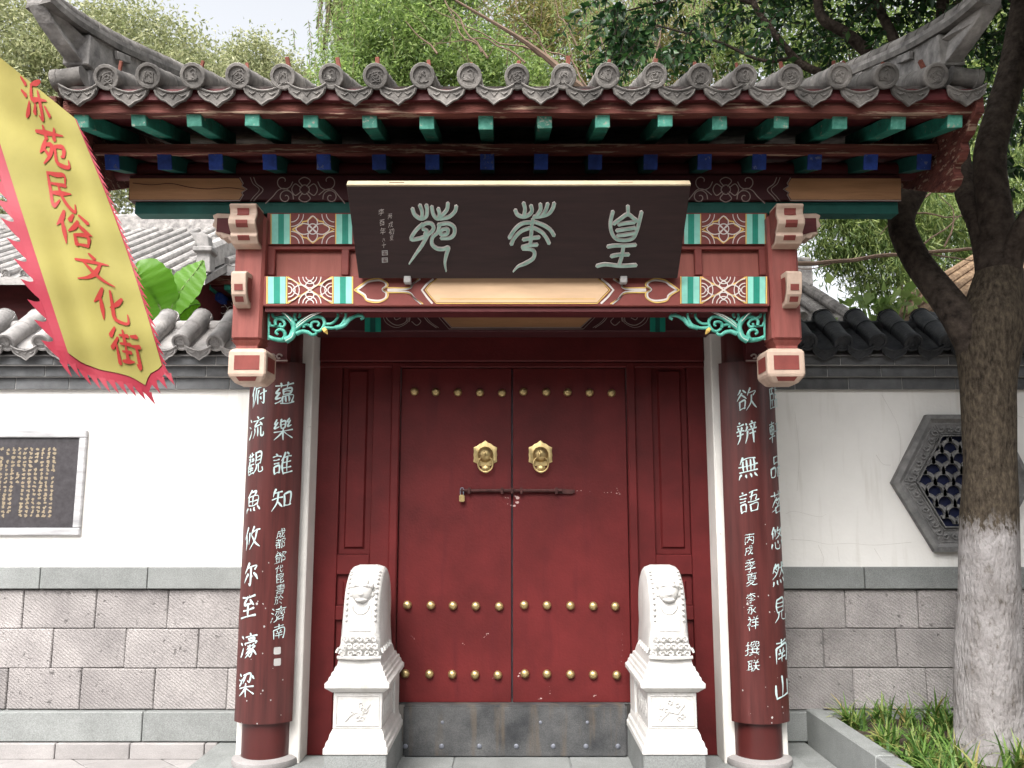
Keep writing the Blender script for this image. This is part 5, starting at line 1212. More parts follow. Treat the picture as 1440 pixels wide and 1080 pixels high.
# ------------------------------------------------------------------ drum stones
def drum_stone(xc, label):
    t = thing('drum_stone', label, 'gate stone', (xc, 5.28, 0), 'pair of marble drum stones flanking the doors')
    y0 = 4.915; Y = lambda v: y0 + v
    b = MB(); b.box(xc - .174, xc + .174, Y(.004), 5.605, .004, .200); b.build('plinth', M['granite'], t, bevel=.006)
    b = MB(); e = lambda z, h, f, bk=.66: (z, xc - h, xc + h, Y(f), Y(bk))
    b.rects([e(.2015, .180, -.003), e(.232, .180, -.003), e(.240, .172, .006), e(.262, .168, .012), e(.272, .158, .022), e(.300, .152, .030), e(.318, .142, .040), e(.325, .140, .042)]); b.build('base_moulding', M['marble'], t, bevel=.002)
    b = MB(); b.rects([e(.326, .138, .044), e(.525, .138, .044)]); die = b.build('pedestal', M['marble'], t, bevel=.004)
    b = MB(); b.rects([e(.526, .146, .036), e(.545, .168, .012), e(.556, .182, -.002), e(.580, .183, -.003), e(.588, .172, .008), e(.595, .166, .012), e(.610, .163, .016), e(.615, .155, .024), e(.635, .150, .030), e(.640, .141, .038, .63), e(.662, .136, .045, .62), e(.667, .127, .056, .60), e(.70, .120, .064, .58), e(.722, .114, .072, .56)]); b.build('cornice', M['marble'], t, bevel=.002)
    rb = MB()                                                        # back part that carries the door pivot, stepped
    rb.rects([(.2015, xc - .150, xc + .150, 5.40, 5.602), (.575, xc - .150, xc + .150, 5.40, 5.602)]); rb.build('pivot_block', M['marble'], t, bevel=.006)
    # the drum: upright disc on edge, seen from the rim
    prof = []; cy, cz, r = .325, .955, .258
    prof += [(.078, .70), (.066, .78), (.062, .86)]
    for a in np.linspace(math.radians(175), math.radians(-25), 26): prof.append((cy + r * math.cos(a), cz + r * math.sin(a)))
    prof += [(.54, .80), (.50, .70)]
    d = MB(); hw = .106; rings = []
    for x, k in ((-hw, .86), (-hw + .006, .925), (-hw + .018, .972), (-hw + .036, .993), (-hw + .055, 1), (hw - .055, 1), (hw - .036, .993), (hw - .018, .972), (hw - .006, .925), (hw, .86)):
        rings.append([Vector((xc + x + (.018 * (1 if x > 0 else -1)) * max(0, (.86 - z)) / .16 * 1.0, Y(cy + (y - cy) * k), cz + (z - cz) * k)) for y, z in prof])
    d.loft(rings); drum = d.build('drum', M['marble'], t, smooth=38)
    # raised centre band on the rim
    bd = MB(); rim = [(y, z) for y, z in prof if z > .82]; 
    ins_ = [Vector((cy + (y - cy) * 1.012, cz + (z - cz) * 1.012)) for y, z in rim[:18]]
    bd.loft([[Vector((xc - .060, Y(p.x), p.y)), Vector((xc + .060, Y(p.x), p.y)), Vector((xc + .060, Y(p.x + (cy - p.x) * .03), p.y + (cz - p.y) * .03)), Vector((xc - .060, Y(p.x + (cy - p.x) * .03), p.y + (cz - p.y) * .03))] for p in ins_]); bd.build('rim_band', M['marble'], drum, smooth=40)
    st = MB()                                                        # rows of little bosses along both edges
    for sx in (-.083, .083):
        for i, a in enumerate(np.linspace(math.radians(188), math.radians(118), 11)):
            st.ball((xc + sx, Y(cy + r * 1.004 * math.cos(a)), cz + r * 1.004 * math.sin(a)), .0095, 7, 5)
    st.build('boss_row', M['marble'], drum, smooth=True)
    ln = MB(); zc = 1.075; yf = Y(.088)                              # lion mask holding a ring
    ln.ball((xc, yf, zc), .054, 14, 9, (1.0, .6, .95)); ln.ball((xc, yf - .022, zc - .006), .017, 8, 6, (1.2, .9, .8)); ln.ball((xc, yf - .016, zc - .034), .024, 8, 6, (1.35, .7, .55))
    for sx in (-1, 1):
        ln.ball((xc + sx * .021, yf - .018, zc + .014), .0095, 7, 5); ln.ball((xc + sx * .046, yf + .004, zc + .030), .016, 7, 5); ln.ball((xc + sx * .050, yf + .006, zc - .012), .015, 7, 5)
        ln.tube([(xc + sx * .008, yf - .022, zc + .030), (xc + sx * .026, yf - .024, zc + .034), (xc + sx * .040, yf - .012, zc + .026)], .006, n=6)
        ln.ball((xc + sx * .022, yf + .002, zc + .046), .015, 7, 5)
    arc_tube(ln, (xc, zc - .062), .040, math.pi, 2 * math.pi, .0055, yf - .012, 16, 1.0)
    for v in ln.v: v.x = xc + (v.x - xc) * 1.15; v.z = zc + (v.z - zc) * 1.2; v.y = yf + (v.y - yf) * 1.35 - .004
    ln.build('lion_mask', M['marble'], drum, smooth=50)
    cl = MB(); rr = random.Random(int(xc * 100) + 50)                # cloud scrolls and lotus leaves at the foot of the drum
    for row, (z, hwid, yv, n) in enumerate(((.815, .102, .058, 5), (.775, .110, .050, 6), (.735, .120, .058, 5))):
        for i in range(n):
            x0 = xc - hwid + 2 * hwid * (i + .5) / n; sg = 1 if (i + row) % 2 else -1
            cl.tube([(x0 + sg * (.020 - .0018 * k) * math.cos(k * .8), Y(yv) - .004 - .001 * k, z + (.018 - .0014 * k) * math.sin(k * .8)) for k in range(9)], .0062, n=6)
    for sx in (-1, 1):
        for i in range(5):
            cl.tube([(xc + sx * (.118 + .004 * k), Y(.08 + .075 * i) + .012 * math.cos(k * .9), .745 + .014 * math.sin(k * .9)) for k in range(5)], .008, n=6)
    cl.tube([(xc - .125, Y(.055), .715), (xc, Y(.045), .712), (xc + .125, Y(.055), .715)], .010, n=7)
    for v in cl.v: v.y -= .005
    cl.build('cloud_scroll', M['marble'], drum, smooth=50)
    fl = MB(); yp = Y(.042)                                          # low floral relief and border on the pedestal face
    for a, c in (((-.12, .345), (.12, .345)), ((.12, .345), (.12, .508)), ((.12, .508), (-.12, .508)), ((-.12, .508), (-.12, .345))):
        fl.tube([(xc + a[0], yp, a[1]), (xc + c[0], yp, c[1])], .0035, n=5)
    for k in range(7):
        ax, az = rr.uniform(-.07, .07), rr.uniform(.375, .475)
        fl.tube([(xc + ax + (.014 - .001 * q) * math.cos(q * .9 + k), yp - .001, az + (.014 - .001 * q) * math.sin(q * .9 + k)) for q in range(7)], .0045, n=5)
    fl.tube([(xc - .07, yp, .37), (xc - .02, yp, .42), (xc + .03, yp, .41), (xc + .07, yp, .46)], .004, n=5)
    for sx in (-1, 1):
        for q in range(4):
            yy_ = Y(.12 + .08 * q); fl.tube([(xc + sx * .139, yy_ + .022 * math.cos(v), .425 + .05 * math.sin(v)) for v in np.linspace(0, 5.2, 9)], .0045, n=5)
    fl.build('floral_relief', M['marble'], die, smooth=50)
    return t
drum_stone(-.872, 'white marble drum stone with a lion mask left of the double doors')
drum_stone(.906, 'white marble drum stone with a lion mask right of the double doors')

# ------------------------------------------------------------------ street banner
YBN = 3.42
cT = [np.array(p, float) for p in ((-50, 40), (105, 166), (229, 519), (98, 503))]   # yellow field corners
def bn_px(u, v):                                   # u across, v down
    lft = cT[0] + (cT[3] - cT[0]) * v; rgt = cT[1] + (cT[2] - cT[1]) * v
    bow = np.array([8.0, -3.0]) * math.sin(math.pi * v) * (u - .2)
    return lft + (rgt - lft) * u + bow
def bn(u, v, off=0):
    p = bn_px(u, v)
    Y = YBN + .026 * math.sin(u * 6.4 - v * 1.6 + .4) + .010 * math.sin(u * 11 + v * 5.5) + .004 * math.sin(u * 3 + v * 31) + .05 * math.sin(v * 4.0 + 1.2) - .06 * u * (1 - v)
    return at(p[0], p[1], Y - off)
bnr = thing('street_banner', 'yellow cloth street banner with red lettering and red flame fringe', 'banner', (-2.4, YBN, 0))
nu, nv = 20, 48
g = MB(); vs = []; 
bot = lambda u: float(np.interp(u, [0, .12, .3, .5, .62, .70, .745, .79, .86, .93, 1], [.985, 1.012, 1.028, 1.034, 1.042, 1.058, 1.072, 1.046, 1.018, 1.008, .985]))
for j in range(nv + 1):
    for i in range(nu + 1):
        u = i / nu; vs.append(bn(u, j / nv * bot(u)))
g.add(vs, [(j * (nu + 1) + i, j * (nu + 1) + i + 1, (j + 1) * (nu + 1) + i + 1, (j + 1) * (nu + 1) + i) for j in range(nv) for i in range(nu)])
cl_ = g.build('cloth', M['banner'], bnr, smooth=60)
fr_ = MB()
def edge_pts():                                     # border strip then flames: left, bottom, right
    E = [((0 - .0, v), (-1, .25)) for v in np.linspace(.02, 1, 60)]
    return E
def uvpt(u, v, d, o=0.004): return bn(u + d[0], v + d[1], o)
W = .12                                              # strip widths in u; v is longer
strip = []
n = 60
for i in range(n):                                   # left strip
    v0, v1 = i / n, (i + 1) / n
    fr_.add([bn(.012, v0, -.004), bn(-W, v0, -.004), bn(-W, v1, -.004), bn(.012, v1, -.004)], [(0, 1, 2, 3)])
    fr_.add([bn(.99, v0, -.004), bn(1.018, v0, -.004), bn(1.018, v1, -.004), bn(.99, v1, -.004)], [(0, 1, 2, 3)])
nb = 30
for i in range(nb):
    u0, u1 = -W + (1.035 + W) * i / nb, -W + (1.035 + W) * (i + 1) / nb
    c0, c1 = max(0, min(1, u0)), max(0, min(1, u1))
    fr_.add([bn(u0, bot(c0) - .004, -.004), bn(u1, bot(c1) - .004, -.004), bn(u1, bot(c1) + .035, -.004), bn(u0, bot(c0) + .035, -.004)], [(0, 1, 2, 3)])
def flame(u, v, du, dv, cu, cv, wu, wv):             # base centre, tip offset, curl, half base
    A = []
    for s in (-1, 1):
        A.append([bn(u + s * wu * (1 - t) ** .8 + du * t + cu * t * t, v + s * wv * (1 - t) ** .8 + dv * t + cv * t * t, -.004 + .006 * t) for t in np.linspace(0, 1, 6)])
    L_ = A[0]; R_ = A[1]; n0 = len(fr_.v); fr_.v += L_ + R_; m = len(L_)
    for i in range(m - 1): fr_.f.append((n0 + i, n0 + i + 1, n0 + m + i + 1, n0 + m + i))
for k in range(17): flame(-W + .01, .035 + k * .059, -.10, .006, -.045, -.028, 0, .028)
for k in range(26): flame(1.012, .05 + k * .0375, .035, .020, .012, .012, 0, .017)
for k in range(13):
    u = -W + .03 + k * .094; c = max(0, min(1, u)); flame(u, bot(c) + .028, .010, .036, .035, .012, .042, 0)
fr_.build('fringe', M['fringe'], bnr, smooth=60)
BR = {'luo': [[(.10, .06), (.24, .20)], [(.02, .36), (.17, .46)], [(.02, .95), (.14, .80), (.26, .56)], [(.86, .04), (.66, .12), (.42, .18)], [(.46, .18), (.38, .50), (.62, .48), (.96, .46)], [(.68, .28), (.68, .60), (.66, .92), (.54, .84)], [(.48, .60), (.38, .82)], [(.84, .60), (.97, .80)]],
      'yuan': [[(.04, .22), (.4, .20), (.96, .17)], [(.32, .04), (.36, .34)], [(.70, .04), (.62, .33)], [(.32, .38), (.20, .56), (.04, .72)], [(.26, .50), (.50, .47), (.38, .72), (.10, .97)], [(.20, .60), (.34, .74)], [(.58, .48), (.88, .46), (.84, .66), (.74, .70)], [(.60, .50), (.56, .84), (.76, .92), (.96, .90), (.98, .74)]],
      'min': [[(.20, .10), (.50, .10), (.80, .07), (.76, .34)], [(.22, .36), (.78, .33)], [(.20, .08), (.19, .50), (.17, .92), (.32, .86), (.46, .74)], [(.20, .60), (.54, .56), (.92, .51)], [(.50, .36), (.58, .66), (.76, .88), (.94, .96), (.99, .76)]],
      'su': [[(.32, .03), (.20, .28), (.02, .50)], [(.20, .34), (.20, .66), (.19, .98)], [(.56, .08), (.42, .28)], [(.72, .06), (.94, .24)], [(.66, .24), (.52, .44), (.32, .60)], [(.64, .34), (.80, .48), (.99, .58)], [(.48, .64), (.50, .95)], [(.48, .66), (.86, .62), (.82, .94)], [(.50, .92), (.82, .90)]],
      'wen': [[(.46, .00), (.58, .15)], [(.06, .32), (.50, .27), (.94, .24)], [(.72, .28), (.54, .62), (.32, .84), (.03, .97)], [(.28, .34), (.52, .66), (.74, .84), (.99, .94)]],
      'hua': [[(.36, .02), (.22, .28), (.03, .50)], [(.24, .32), (.24, .64), (.22, .97)], [(.90, .20), (.72, .40), (.48, .56)], [(.58, .04), (.57, .46), (.56, .84), (.74, .93), (.95, .90), (.98, .64)]],
      'jie': [[(.25, .02), (.04, .28)], [(.29, .27), (.02, .60)], [(.19, .48), (.19, .98)], [(.35, .20), (.66, .17)], [(.50, .04), (.50, .42)], [(.32, .42), (.69, .39)], [(.36, .62), (.66, .60)], [(.50, .47), (.50, .85)], [(.30, .89), (.50, .86), (.71, .83)], [(.74, .16), (.96, .13)], [(.72, .42), (1, .39)], [(.87, .42), (.87, .95), (.77, .87)]]}
def inv_bn(px, py):                                  # pixel -> banner coordinates, a few Newton steps
    u, v = .5, .5
    for _ in range(25):
        p = bn_px(u, v); e = 1e-3
        a = (bn_px(u + e, v) - p) / e; c = (bn_px(u, v + e) - p) / e
        du, dv = np.linalg.solve(np.array([a, c]).T, np.array([px, py]) - p); u += du; v += dv
    return u, v
CEN = [('luo', 49, 140, 36, 64), ('yuan', 73, 206, 42, 60), ('min', 83, 268, 40, 56), ('su', 104, 322, 50, 50), ('wen', 131, 378, 54, 42), ('hua', 155, 430, 48, 48), ('jie', 177, 489, 42, 54)]
for nm, px, py, w_, h_ in CEN:
    ux, uy = inv_bn(px, py)
    # glyph box in pixels, leaning with the cloth
    def mpB(a, c, off, px=px, py=py, w_=w_, h_=h_):
        x, y = (a - .5) * w_, (c - .5) * h_
        u, v = inv_bn(px + x + y * .20, py + y + x * .26); return bn(u, v, off)
    o = MB()
    for s_ in BR[nm]:
        k = len(s_); wd = [.07, .13, .10, .04] if k > 3 else ([.08, .13, .035] if k == 3 else [.07, .13])
        if k == 2 and abs(s_[0][0] - s_[1][0]) > .3: wd = [.06, .11]
        ww = np.interp(np.linspace(0, 1, k), np.linspace(0, 1, len(wd)), wd)
        o.stroke([(x, y, ww[i]) for i, (x, y) in enumerate(s_)], .12, mpB, .004, n=4, step=.0002)
    o.build('character', M['banner_ink'], bnr)
# its pole stands just outside the picture
pp = bn(-.12, 0.0); pole = thing('flagpole', 'slim grey metal flagpole carrying the yellow street banner', 'pole', (pp.x - .10, YBN, 0))
b = MB(); b.tube([(pp.x - .10, pp.y, -.106), (pp.x - .10, pp.y, pp.z + .25)], .02, n=12); b.build('shaft', M['black_iron'], pole, smooth=True)
b = MB(); b.tube([(pp.x - .10, pp.y, pp.z + .02), bn(.02, 0, .0)], .006, n=8); b.build('arm', M['black_iron'], pole, smooth=True)
# ------------------------------------------------------------------ buildings beyond the wall
def tiled_house(name, label, x0, x1, ye, ze, slope, yr, tm, ends=True, wallm=None, pitch=.245, back=True):
    h = thing(name, label, 'building', ((x0 + x1) / 2, yr, 0))
    a = math.atan(slope); zr = ze + slope * (yr - ye)
    b = MB(); b.prism([(ye, ze - .06), (yr, zr - .06), (2 * yr - ye, ze - .06), (2 * yr - ye, ze - .16), (yr, zr - .2), (ye, ze - .16)], x0, x1, 'x'); rf = b.build('roof', tm, h)
    b = MB(); b.box(x0 + .3, x1 - .3, ye + .6, 2 * yr - ye - .6, 0, ze + .05); b.build('wall', wallm or M['dark_red'], h)
    b = MB(); b.prism([(ye + .6, ze + .05), (2 * yr - ye - .6, ze + .05), (yr, zr - .2)], x0 + .3, x1 - .3, 'x'); b.build('gable', wallm or M['dark_red'], h)
    L = (yr - ye) / math.cos(a); rt = round_tile_mesh('tile_row', L, .060, tm, seg=.23, n=10, relief=True, seed=4)
    dt = drip_tile_mesh('drip_tile', .18, .3, tm); R = Matrix.Rotation(a, 4, 'X')
    x = x0 + .1
    while x < x1 - .05:
        inst('tile_row', rt, rf, Matrix.Translation((x, ye, ze + RNG.uniform(-.008, .008))) @ R @ Matrix.Rotation(RNG.uniform(-.006, .006), 4, 'Z'))
        inst('drip_tile', dt, rf, Matrix.Translation((x + pitch / 2, ye + .02, ze - .04)) @ R); x += pitch
    b = MB(); b.rects([(zr - .1, x0, x1, yr - .1, yr + .1), (zr + .2, x0, x1, yr - .08, yr + .08)]); b.build('main_ridge', M['ridge'], rf)
    b = MB(); b.tube([(x0, yr, zr + .22), (x1, yr, zr + .22)], .06, n=10); b.build('ridge_tile', tm, rf, smooth=True)
    return h, rf, zr
hx1 = at(289, 384, 10.8).x
hall, hroof, hz = tiled_house('hall', 'hall with a broad pale grey tiled roof behind the left wall', -10.5, hx1, 10.8, zat(384, 10.8), .52, 14.2, M['tile_pale'])
# its gable ridge on the right, with an ornamental end
b = MB(); X = hx1 - .12; z_ = lambda y: zat(384, 10.8) + .52 * (y - 10.8)
sweep(b, [(X, 14.2, z_(14.2) + .1), (X, 12.5, z_(12.5) + .1), (X, 11.6, z_(11.6) + .1), (X, 11.15, z_(11.15) + .12)], [(-.09, -.12), (.09, -.12), (.09, .14), (.05, .2), (-.05, .2), (-.09, .14)]); b.build('gable_ridge', M['tile_pale'], hroof)
b = MB(); b.rects([(z_(11.1) - .08, X - .1, X + .1, 11.0, 11.2), (z_(11.1) + .18, X - .09, X + .09, 11.0, 11.2), (z_(11.1) + .2, X - .13, X + .13, 10.94, 11.2), (z_(11.1) + .26, X - .13, X + .13, 10.94, 11.2), (z_(11.1) + .27, X - .08, X + .08, 10.98, 11.16), (z_(11.1) + .42, X - .16, X + .06, 10.96, 11.14), (z_(11.1) + .46, X - .2, X + .0, 10.96, 11.12)]); b.build('ridge_ornament', M['tile_pale'], hroof, bevel=.01)
# second gate in the courtyard, with the same painted eaves
pv = thing('pavilion', 'courtyard pavilion with green and blue rafter ends, partly hidden by the left post', 'building', (-3.0, 12.2, 0))
YV = 11.6; px0, px1 = at(287, 375, YV).x, -1.2
ze = zat(368, YV)
b = MB(); b.prism([(YV, ze - .05), (YV + 1.0, ze + .38), (YV + 2.0, ze - .05), (YV + 2.0, ze - .2), (YV + 1, ze + .15), (YV, ze - .2)], px0 - .25, px1, 'x'); pr_ = b.build('roof', M['tile_pale'], pv)
rt = round_tile_mesh('tile_row', 1.0, .06, M['tile_pale'], n=10, seed=6); dt = drip_tile_mesh('drip_tile', .2, .3, M['tile_pale']); R_ = Matrix.Rotation(.4, 4, 'X')
x = px0 - .18
while x < px1:
    inst('tile_row', rt, pr_, Matrix.Translation((x, YV - .02, ze)) @ R_); inst('drip_tile', dt, pr_, Matrix.Translation((x + .125, YV, ze - .05)) @ R_); x += .25
b = MB(); zc = ze + .42
b.box(px0 - .25, px1, YV + .94, YV + 1.06, zc - .1, zc); b.box(px0 - .25, px1, YV + .94, YV + 1.06, zc + .2, zc + .26)
x = px0 - .2
while x < px1:                                          # openwork of rings
    b.tube([(x + .07 * math.cos(t), YV + 1.0, zc + .1 + .09 * math.sin(t)) for t in np.linspace(0, 6.28, 9)], .018, n=5); x += .15
b.build('openwork_ridge', M['tile_pale'], pr_)
b = MB(); b.box(px0 - .3, px1, YV + .12, YV + .18, zat(396, YV), ze - .09); b.build('eave_board', M['eave_red'], pv)
for k in range(14):
    xx = px0 + .0 + k * .29
    if xx > px1: break
    q = MB(); q.box(xx - .045, xx + .045, YV + .16, YV + .6, zat(403, YV), zat(394, YV)); q.build('flying_rafter', M['rafter_green'], pv)
    q = MB(); q.box(xx + .02, xx + .11, YV + .42, YV + .9, zat(421, YV + .4), zat(411, YV + .4)); q.build('eave_rafter', M['rafter_blue'], pv)
b = MB(); b.box(px0 - .3, px1, YV + .18, YV + 1.5, zat(410, YV + .3) + .04, zat(392, YV + .3)); b.build('soffit_board', M['dark_red'], pv)
b = MB(); b.box(px0 - .2, px1, YV + .7, YV + .9, zat(447, YV + .7), zat(423, YV + .7)); bm2 = b.build('beam', M['maroon'], pv)
s_ = MB(); mpv = lambda u, v, off: at(u, v, YV + .7 - off)
for k in range(6):
    u = 281 + k * 11; s_.stroke([(u, 426), (u + 7, 435), (u, 445)], 1.2, mpv, .004, sm=False); s_.stroke([(u + 5 * math.cos(t), 436 + 5 * math.sin(t)) for t in np.linspace(0, 5, 8)], .8, mpv, .004)
s_.build('scroll_line', M['white_line'], bm2)
b = MB(); b.box(px0 - .2, px1, YV + .75, YV + .85, zat(470, YV + .7), zat(447.5, YV + .7)); b.build('green_board', M['teal'], pv)
for xx in (px0 - .1, px1 - .1): q = MB(); q.tube([(xx, YV + .85, 0), (xx, YV + .85, ze)], .14, n=14); q.build('column', M['column_red'], pv, smooth=True)
b = MB(); b.box(px0, px1, YV + 1.2, YV + 1.3, 0, ze); b.build('wall', M['dark_red'], pv)
# right side: a low tiled house and a shed roof covered in fallen needles
house, r2, _ = tiled_house('low_house', 'low house with a weathered grey tiled roof behind the right wall', 1.2, at(1226, 440, 8.5).x, 8.5, zat(446, 8.5), .52, 10.2, M['tile'], wallm=M['plaster'])
sh = thing('shed', 'shed with a brown needle-littered roof, seen past the tree trunk', 'building', (6.2, 10.0, 0))
c0, c1, c2, c3 = at(1215, 462, 8.0), at(1640, 462, 8.0), at(1640, 352, 11.5), at(1372, 360, 11.5)
rings = []
b = MB(); b.loft([[c - Vector((0, 0, .14)) for c in (c0, c1, c2, c3)], [c0, c1, c2, c3]]); srf = b.build('roof', M['roof_brown'], sh)
b = MB(); b.loft([[Vector((c.x, c.y, 0)) for c in (c0 + Vector((.3, .3, 0)), c1 + Vector((-.3, .3, 0)), c2 + Vector((-.3, -.3, 0)), c3 + Vector((0, -.3, 0)))], [c - Vector((0, 0, .15)) for c in (c0 + Vector((.3, .3, .1)), c1 + Vector((-.3, .3, .1)), c2 + Vector((-.3, -.3, -.1)), c3 + Vector((0, -.3, -.1)))]]); b.build('wall', M['plaster'], sh)
for k in range(16):                                       # old tile rows under the litter
    t = k / 15; A = c0.lerp(c1, t); B = c3.lerp(c2, t); b = MB(); b.tube([A + Vector((0, -.02, .01)), A.lerp(B, .5) + Vector((0, 0, .015)), B], .045, n=8); b.build('tile_row', M['roof_brown'], srf, smooth=True)
for k in range(9):
    p = at(1288 + k * 9, 447 - k * .6, 7.9); b = MB(); b.tube([p, p + Vector((.06, -.16, -.10))], [.06, .065], n=10); b.build('edge_tile', M['tile_dk'], srf, smooth=True)

# unseen brick house added behind the viewpoint to keep low light off the gate
rw = thing('low_light_blocker', 'unseen dark brick house added behind the viewpoint to block low light', 'building', (0, -8.5, 0))
bw = mat('blocker_brick', (.085, .075, .07), rough=.9, var=.3, scale=6, bump=.2)
b = MB(); b.box(-16, 16, -13, -7.5, -.13, 5.6); b.build('wall', bw, rw)
b = MB(); b.prism([(-13.5, 5.5), (-7.0, 5.5), (-10.25, 7.2)], -16.4, 16.4, 'x'); b.build('roof', M['tile'], rw)
for k in range(9):
    xx = -14 + k * 3.5
    b = MB(); b.box(xx - .6, xx + .6, -7.52, -7.44, 1.0, 2.5); w_ = b.build('window', M['tablet'], rw)
    b = MB(); b.box(xx - .6, xx + .6, -7.52, -7.44, 3.5, 4.9); b.build('window', M['tablet'], rw)
# ------------------------------------------------------------------ plants
def leaves(name, pos, dirs, length, aspect, m, parent, fold=.18, rng=NR):
    n = len(pos); pos = np.asarray(pos, float); d = np.asarray(dirs, float); d /= np.linalg.norm(d, axis=1, keepdims=True) + 1e-9
    r = rng.normal(size=(n, 3)); s = np.cross(d, r); s /= np.linalg.norm(s, axis=1, keepdims=True) + 1e-9
    nn = np.cross(s, d); L = np.broadcast_to(np.asarray(length, float), (n,))[:, None]; W = L * aspect / 2
    m1 = pos + d * L * .42
    V = np.stack([pos, m1 + s * W + nn * W * fold * 2, pos + d * L + nn * L * -.08, m1 - s * W + nn * W * fold * 2], 1).reshape(-1, 3)
    me = bpy.data.meshes.new(name); me.vertices.add(4 * n); me.vertices.foreach_set('co', V.ravel())
    b = np.arange(n) * 4
    T = np.stack([b, b + 1, b + 2, b, b + 2, b + 3], 1).ravel()
    me.loops.add(6 * n); me.loops.foreach_set('vertex_index', T); me.polygons.add(2 * n)
    me.polygons.foreach_set('loop_start', np.arange(2 * n) * 3); me.polygons.foreach_set('loop_total', np.full(2 * n, 3))
    me.update(calc_edges=True); me.materials.append(m)
    return link(bpy.data.objects.new(name, me), parent)

def crown_pts(blobs, clumps, per, sig, rng=NR, shell=.55):
    """blobs: (centre, radii); clumps of leaves spread through the crown's volume, denser near its skin"""
    vol = np.array([b[1][0] * b[1][1] * b[1][2] for b in blobs]) ** .8; vol /= vol.sum(); P = []
    for (c, r), f in zip(blobs, vol):
        k = max(3, int(clumps * f))
        u = rng.normal(size=(k, 3)); u /= np.linalg.norm(u, axis=1, keepdims=True)
        rad = (shell + (1 - shell) * rng.random((k, 1))) * (.85 + .3 * rng.random((k, 1)))
        C = np.array(c) + u * rad * np.array(r)
        cnt = rng.integers(int(per * .5), int(per * 1.5), k)
        for q in range(k):
            P.append(C[q] + rng.normal(size=(cnt[q], 3)) * sig * rng.uniform(.6, 1.3) * np.array([1, 1, .7]))
    return np.concatenate(P)

def pb(px, py, Y, rx, ry, rd=None):
    c = at(px, py, Y); k = c.y / F * 1.05
    return ((c.x, c.y, c.z), (rx * k, (rd or (rx + ry) / 2) * k, ry * k))

def tree(name, label, blobs, base, m, n=(160, 70, .35), leaf=(.13, .4), droop=.3, trunk=.16, group=None, limbs=6, bark=None, cat='tree'):
    t = thing(name, label, cat, (base[0], base[1], 0), group)
    P = crown_pts(blobs, *n)
    D = NR.normal(size=P.shape); D[:, 2] -= droop
    leaves('crown', P, D, leaf[0] * NR.uniform(.6, 1.3, len(P)), leaf[1], m, t)
    top = np.mean([b_[0] for b_ in blobs], 0); lb = Vector(base)
    mb = MB(); path = [lb, lb.lerp(Vector(top), .35) + Vector((.15, 0, .3)), lb.lerp(Vector(top), .7), Vector(top)]
    q = [Vector(p) for p in catmull(path, 5)]; mb.tube(q, [trunk * (1 - .75 * i / (len(q) - 1)) for i in range(len(q))], n=8); tr_ = mb.build('trunk', bark or M['bark'], t, smooth=True)
    for k in range(limbs):
        bl = blobs[k % len(blobs)]; a = q[int(len(q) * (.4 + .5 * (k / limbs)))]
        e = Vector(bl[0]) + Vector(NR.normal(size=3) * np.array(bl[1]) * .5); mb = MB()
        mid = a.lerp(e, .5) + Vector((0, 0, .3)); pth = [Vector(p) for p in catmull([a, mid, e], 5)]
        mb.tube(pth, [trunk * .35 * (1 - .8 * i / (len(pth) - 1)) for i in range(len(pth))], n=6); mb.build('limb', bark or M['bark'], tr_, smooth=True)
    return t

gp = 'trees beyond the walls'
tree('leafy_tree', 'flare-bleached pale tree at the far left edge, above the banner', [pb(20, 60, 15, 100, 90), pb(90, 130, 15, 100, 90), pb(-80, 150, 15, 110, 120), pb(120, 250, 15, 90, 70), pb(-10, 270, 15, 90, 60)], (-8.6, 15.2, 0), M['leaf_flare'], (420, 120, .30), (.10, .42), group=gp)
tree('leafy_tree', 'flare-bleached pale tree rising behind the left roof corner', [pb(175, 60, 17, 62, 58), pb(240, 92, 17, 55, 45), pb(200, 150, 17, 90, 60), pb(300, 135, 17, 60, 50)], (-7.4, 17.2, 0), M['leaf_flare'], (330, 120, .30), (.105, .42), group=gp)
tree('leafy_tree', 'small pale round tree under the open sky, behind the left half of the roof', [pb(360, 92, 20, 42, 34), pb(330, 130, 20, 60, 40), pb(405, 130, 20, 50, 36)], (-5.9, 20.0, 0), M['leaf_flare'], (190, 110, .28), (.11, .42), group=gp)
tree('leafy_tree', 'bright green feathery tree rising behind the middle of the gate roof', [pb(560, 60, 14, 75, 85), pb(640, 90, 14, 85, 70), pb(520, 120, 14, 70, 60), pb(600, -40, 14, 90, 60), pb(700, 120, 14, 70, 60)], (-1.2, 14.2, 0), M['leaf_willow'], (420, 120, .26), (.105, .30), group=gp)
tree('leafy_tree', 'yellowing thin-leaved tree behind the roof, right of the middle', [pb(790, 60, 16, 90, 90), pb(880, 90, 16, 90, 70), pb(740, 10, 16, 70, 60), pb(960, 60, 16, 80, 80)], (1.9, 16.2, 0), M['leaf_yellow'], (300, 90, .32), (.12, .28), group=gp)
tree('leafy_tree', 'green backlit tree filling the gaps behind the dark leaves, upper right', [pb(1080, 60, 15, 100, 90), pb(1230, 100, 15, 110, 110), pb(1380, 160, 15, 110, 130), pb(1400, 30, 15, 100, 90)], (7.0, 15.2, 0), M['leaf_bamboo'], (380, 100, .32), (.13, .36), group=gp)
tree('bamboo_clump', 'clump of fine-leaved bamboo over the right wall, beside the hanging post', [pb(1185, 320, 11.5, 55, 60), pb(1240, 360, 11.5, 55, 60), pb(1180, 270, 11.5, 60, 50), pb(1270, 290, 11.5, 60, 60), pb(1330, 330, 12, 50, 60)], (5.0, 11.8, 0), M['leaf_bamboo'], (260, 85, .17), (.13, .16), droop=1.4, trunk=.05, group=gp, bark=M['stem_green'], cat='bamboo')
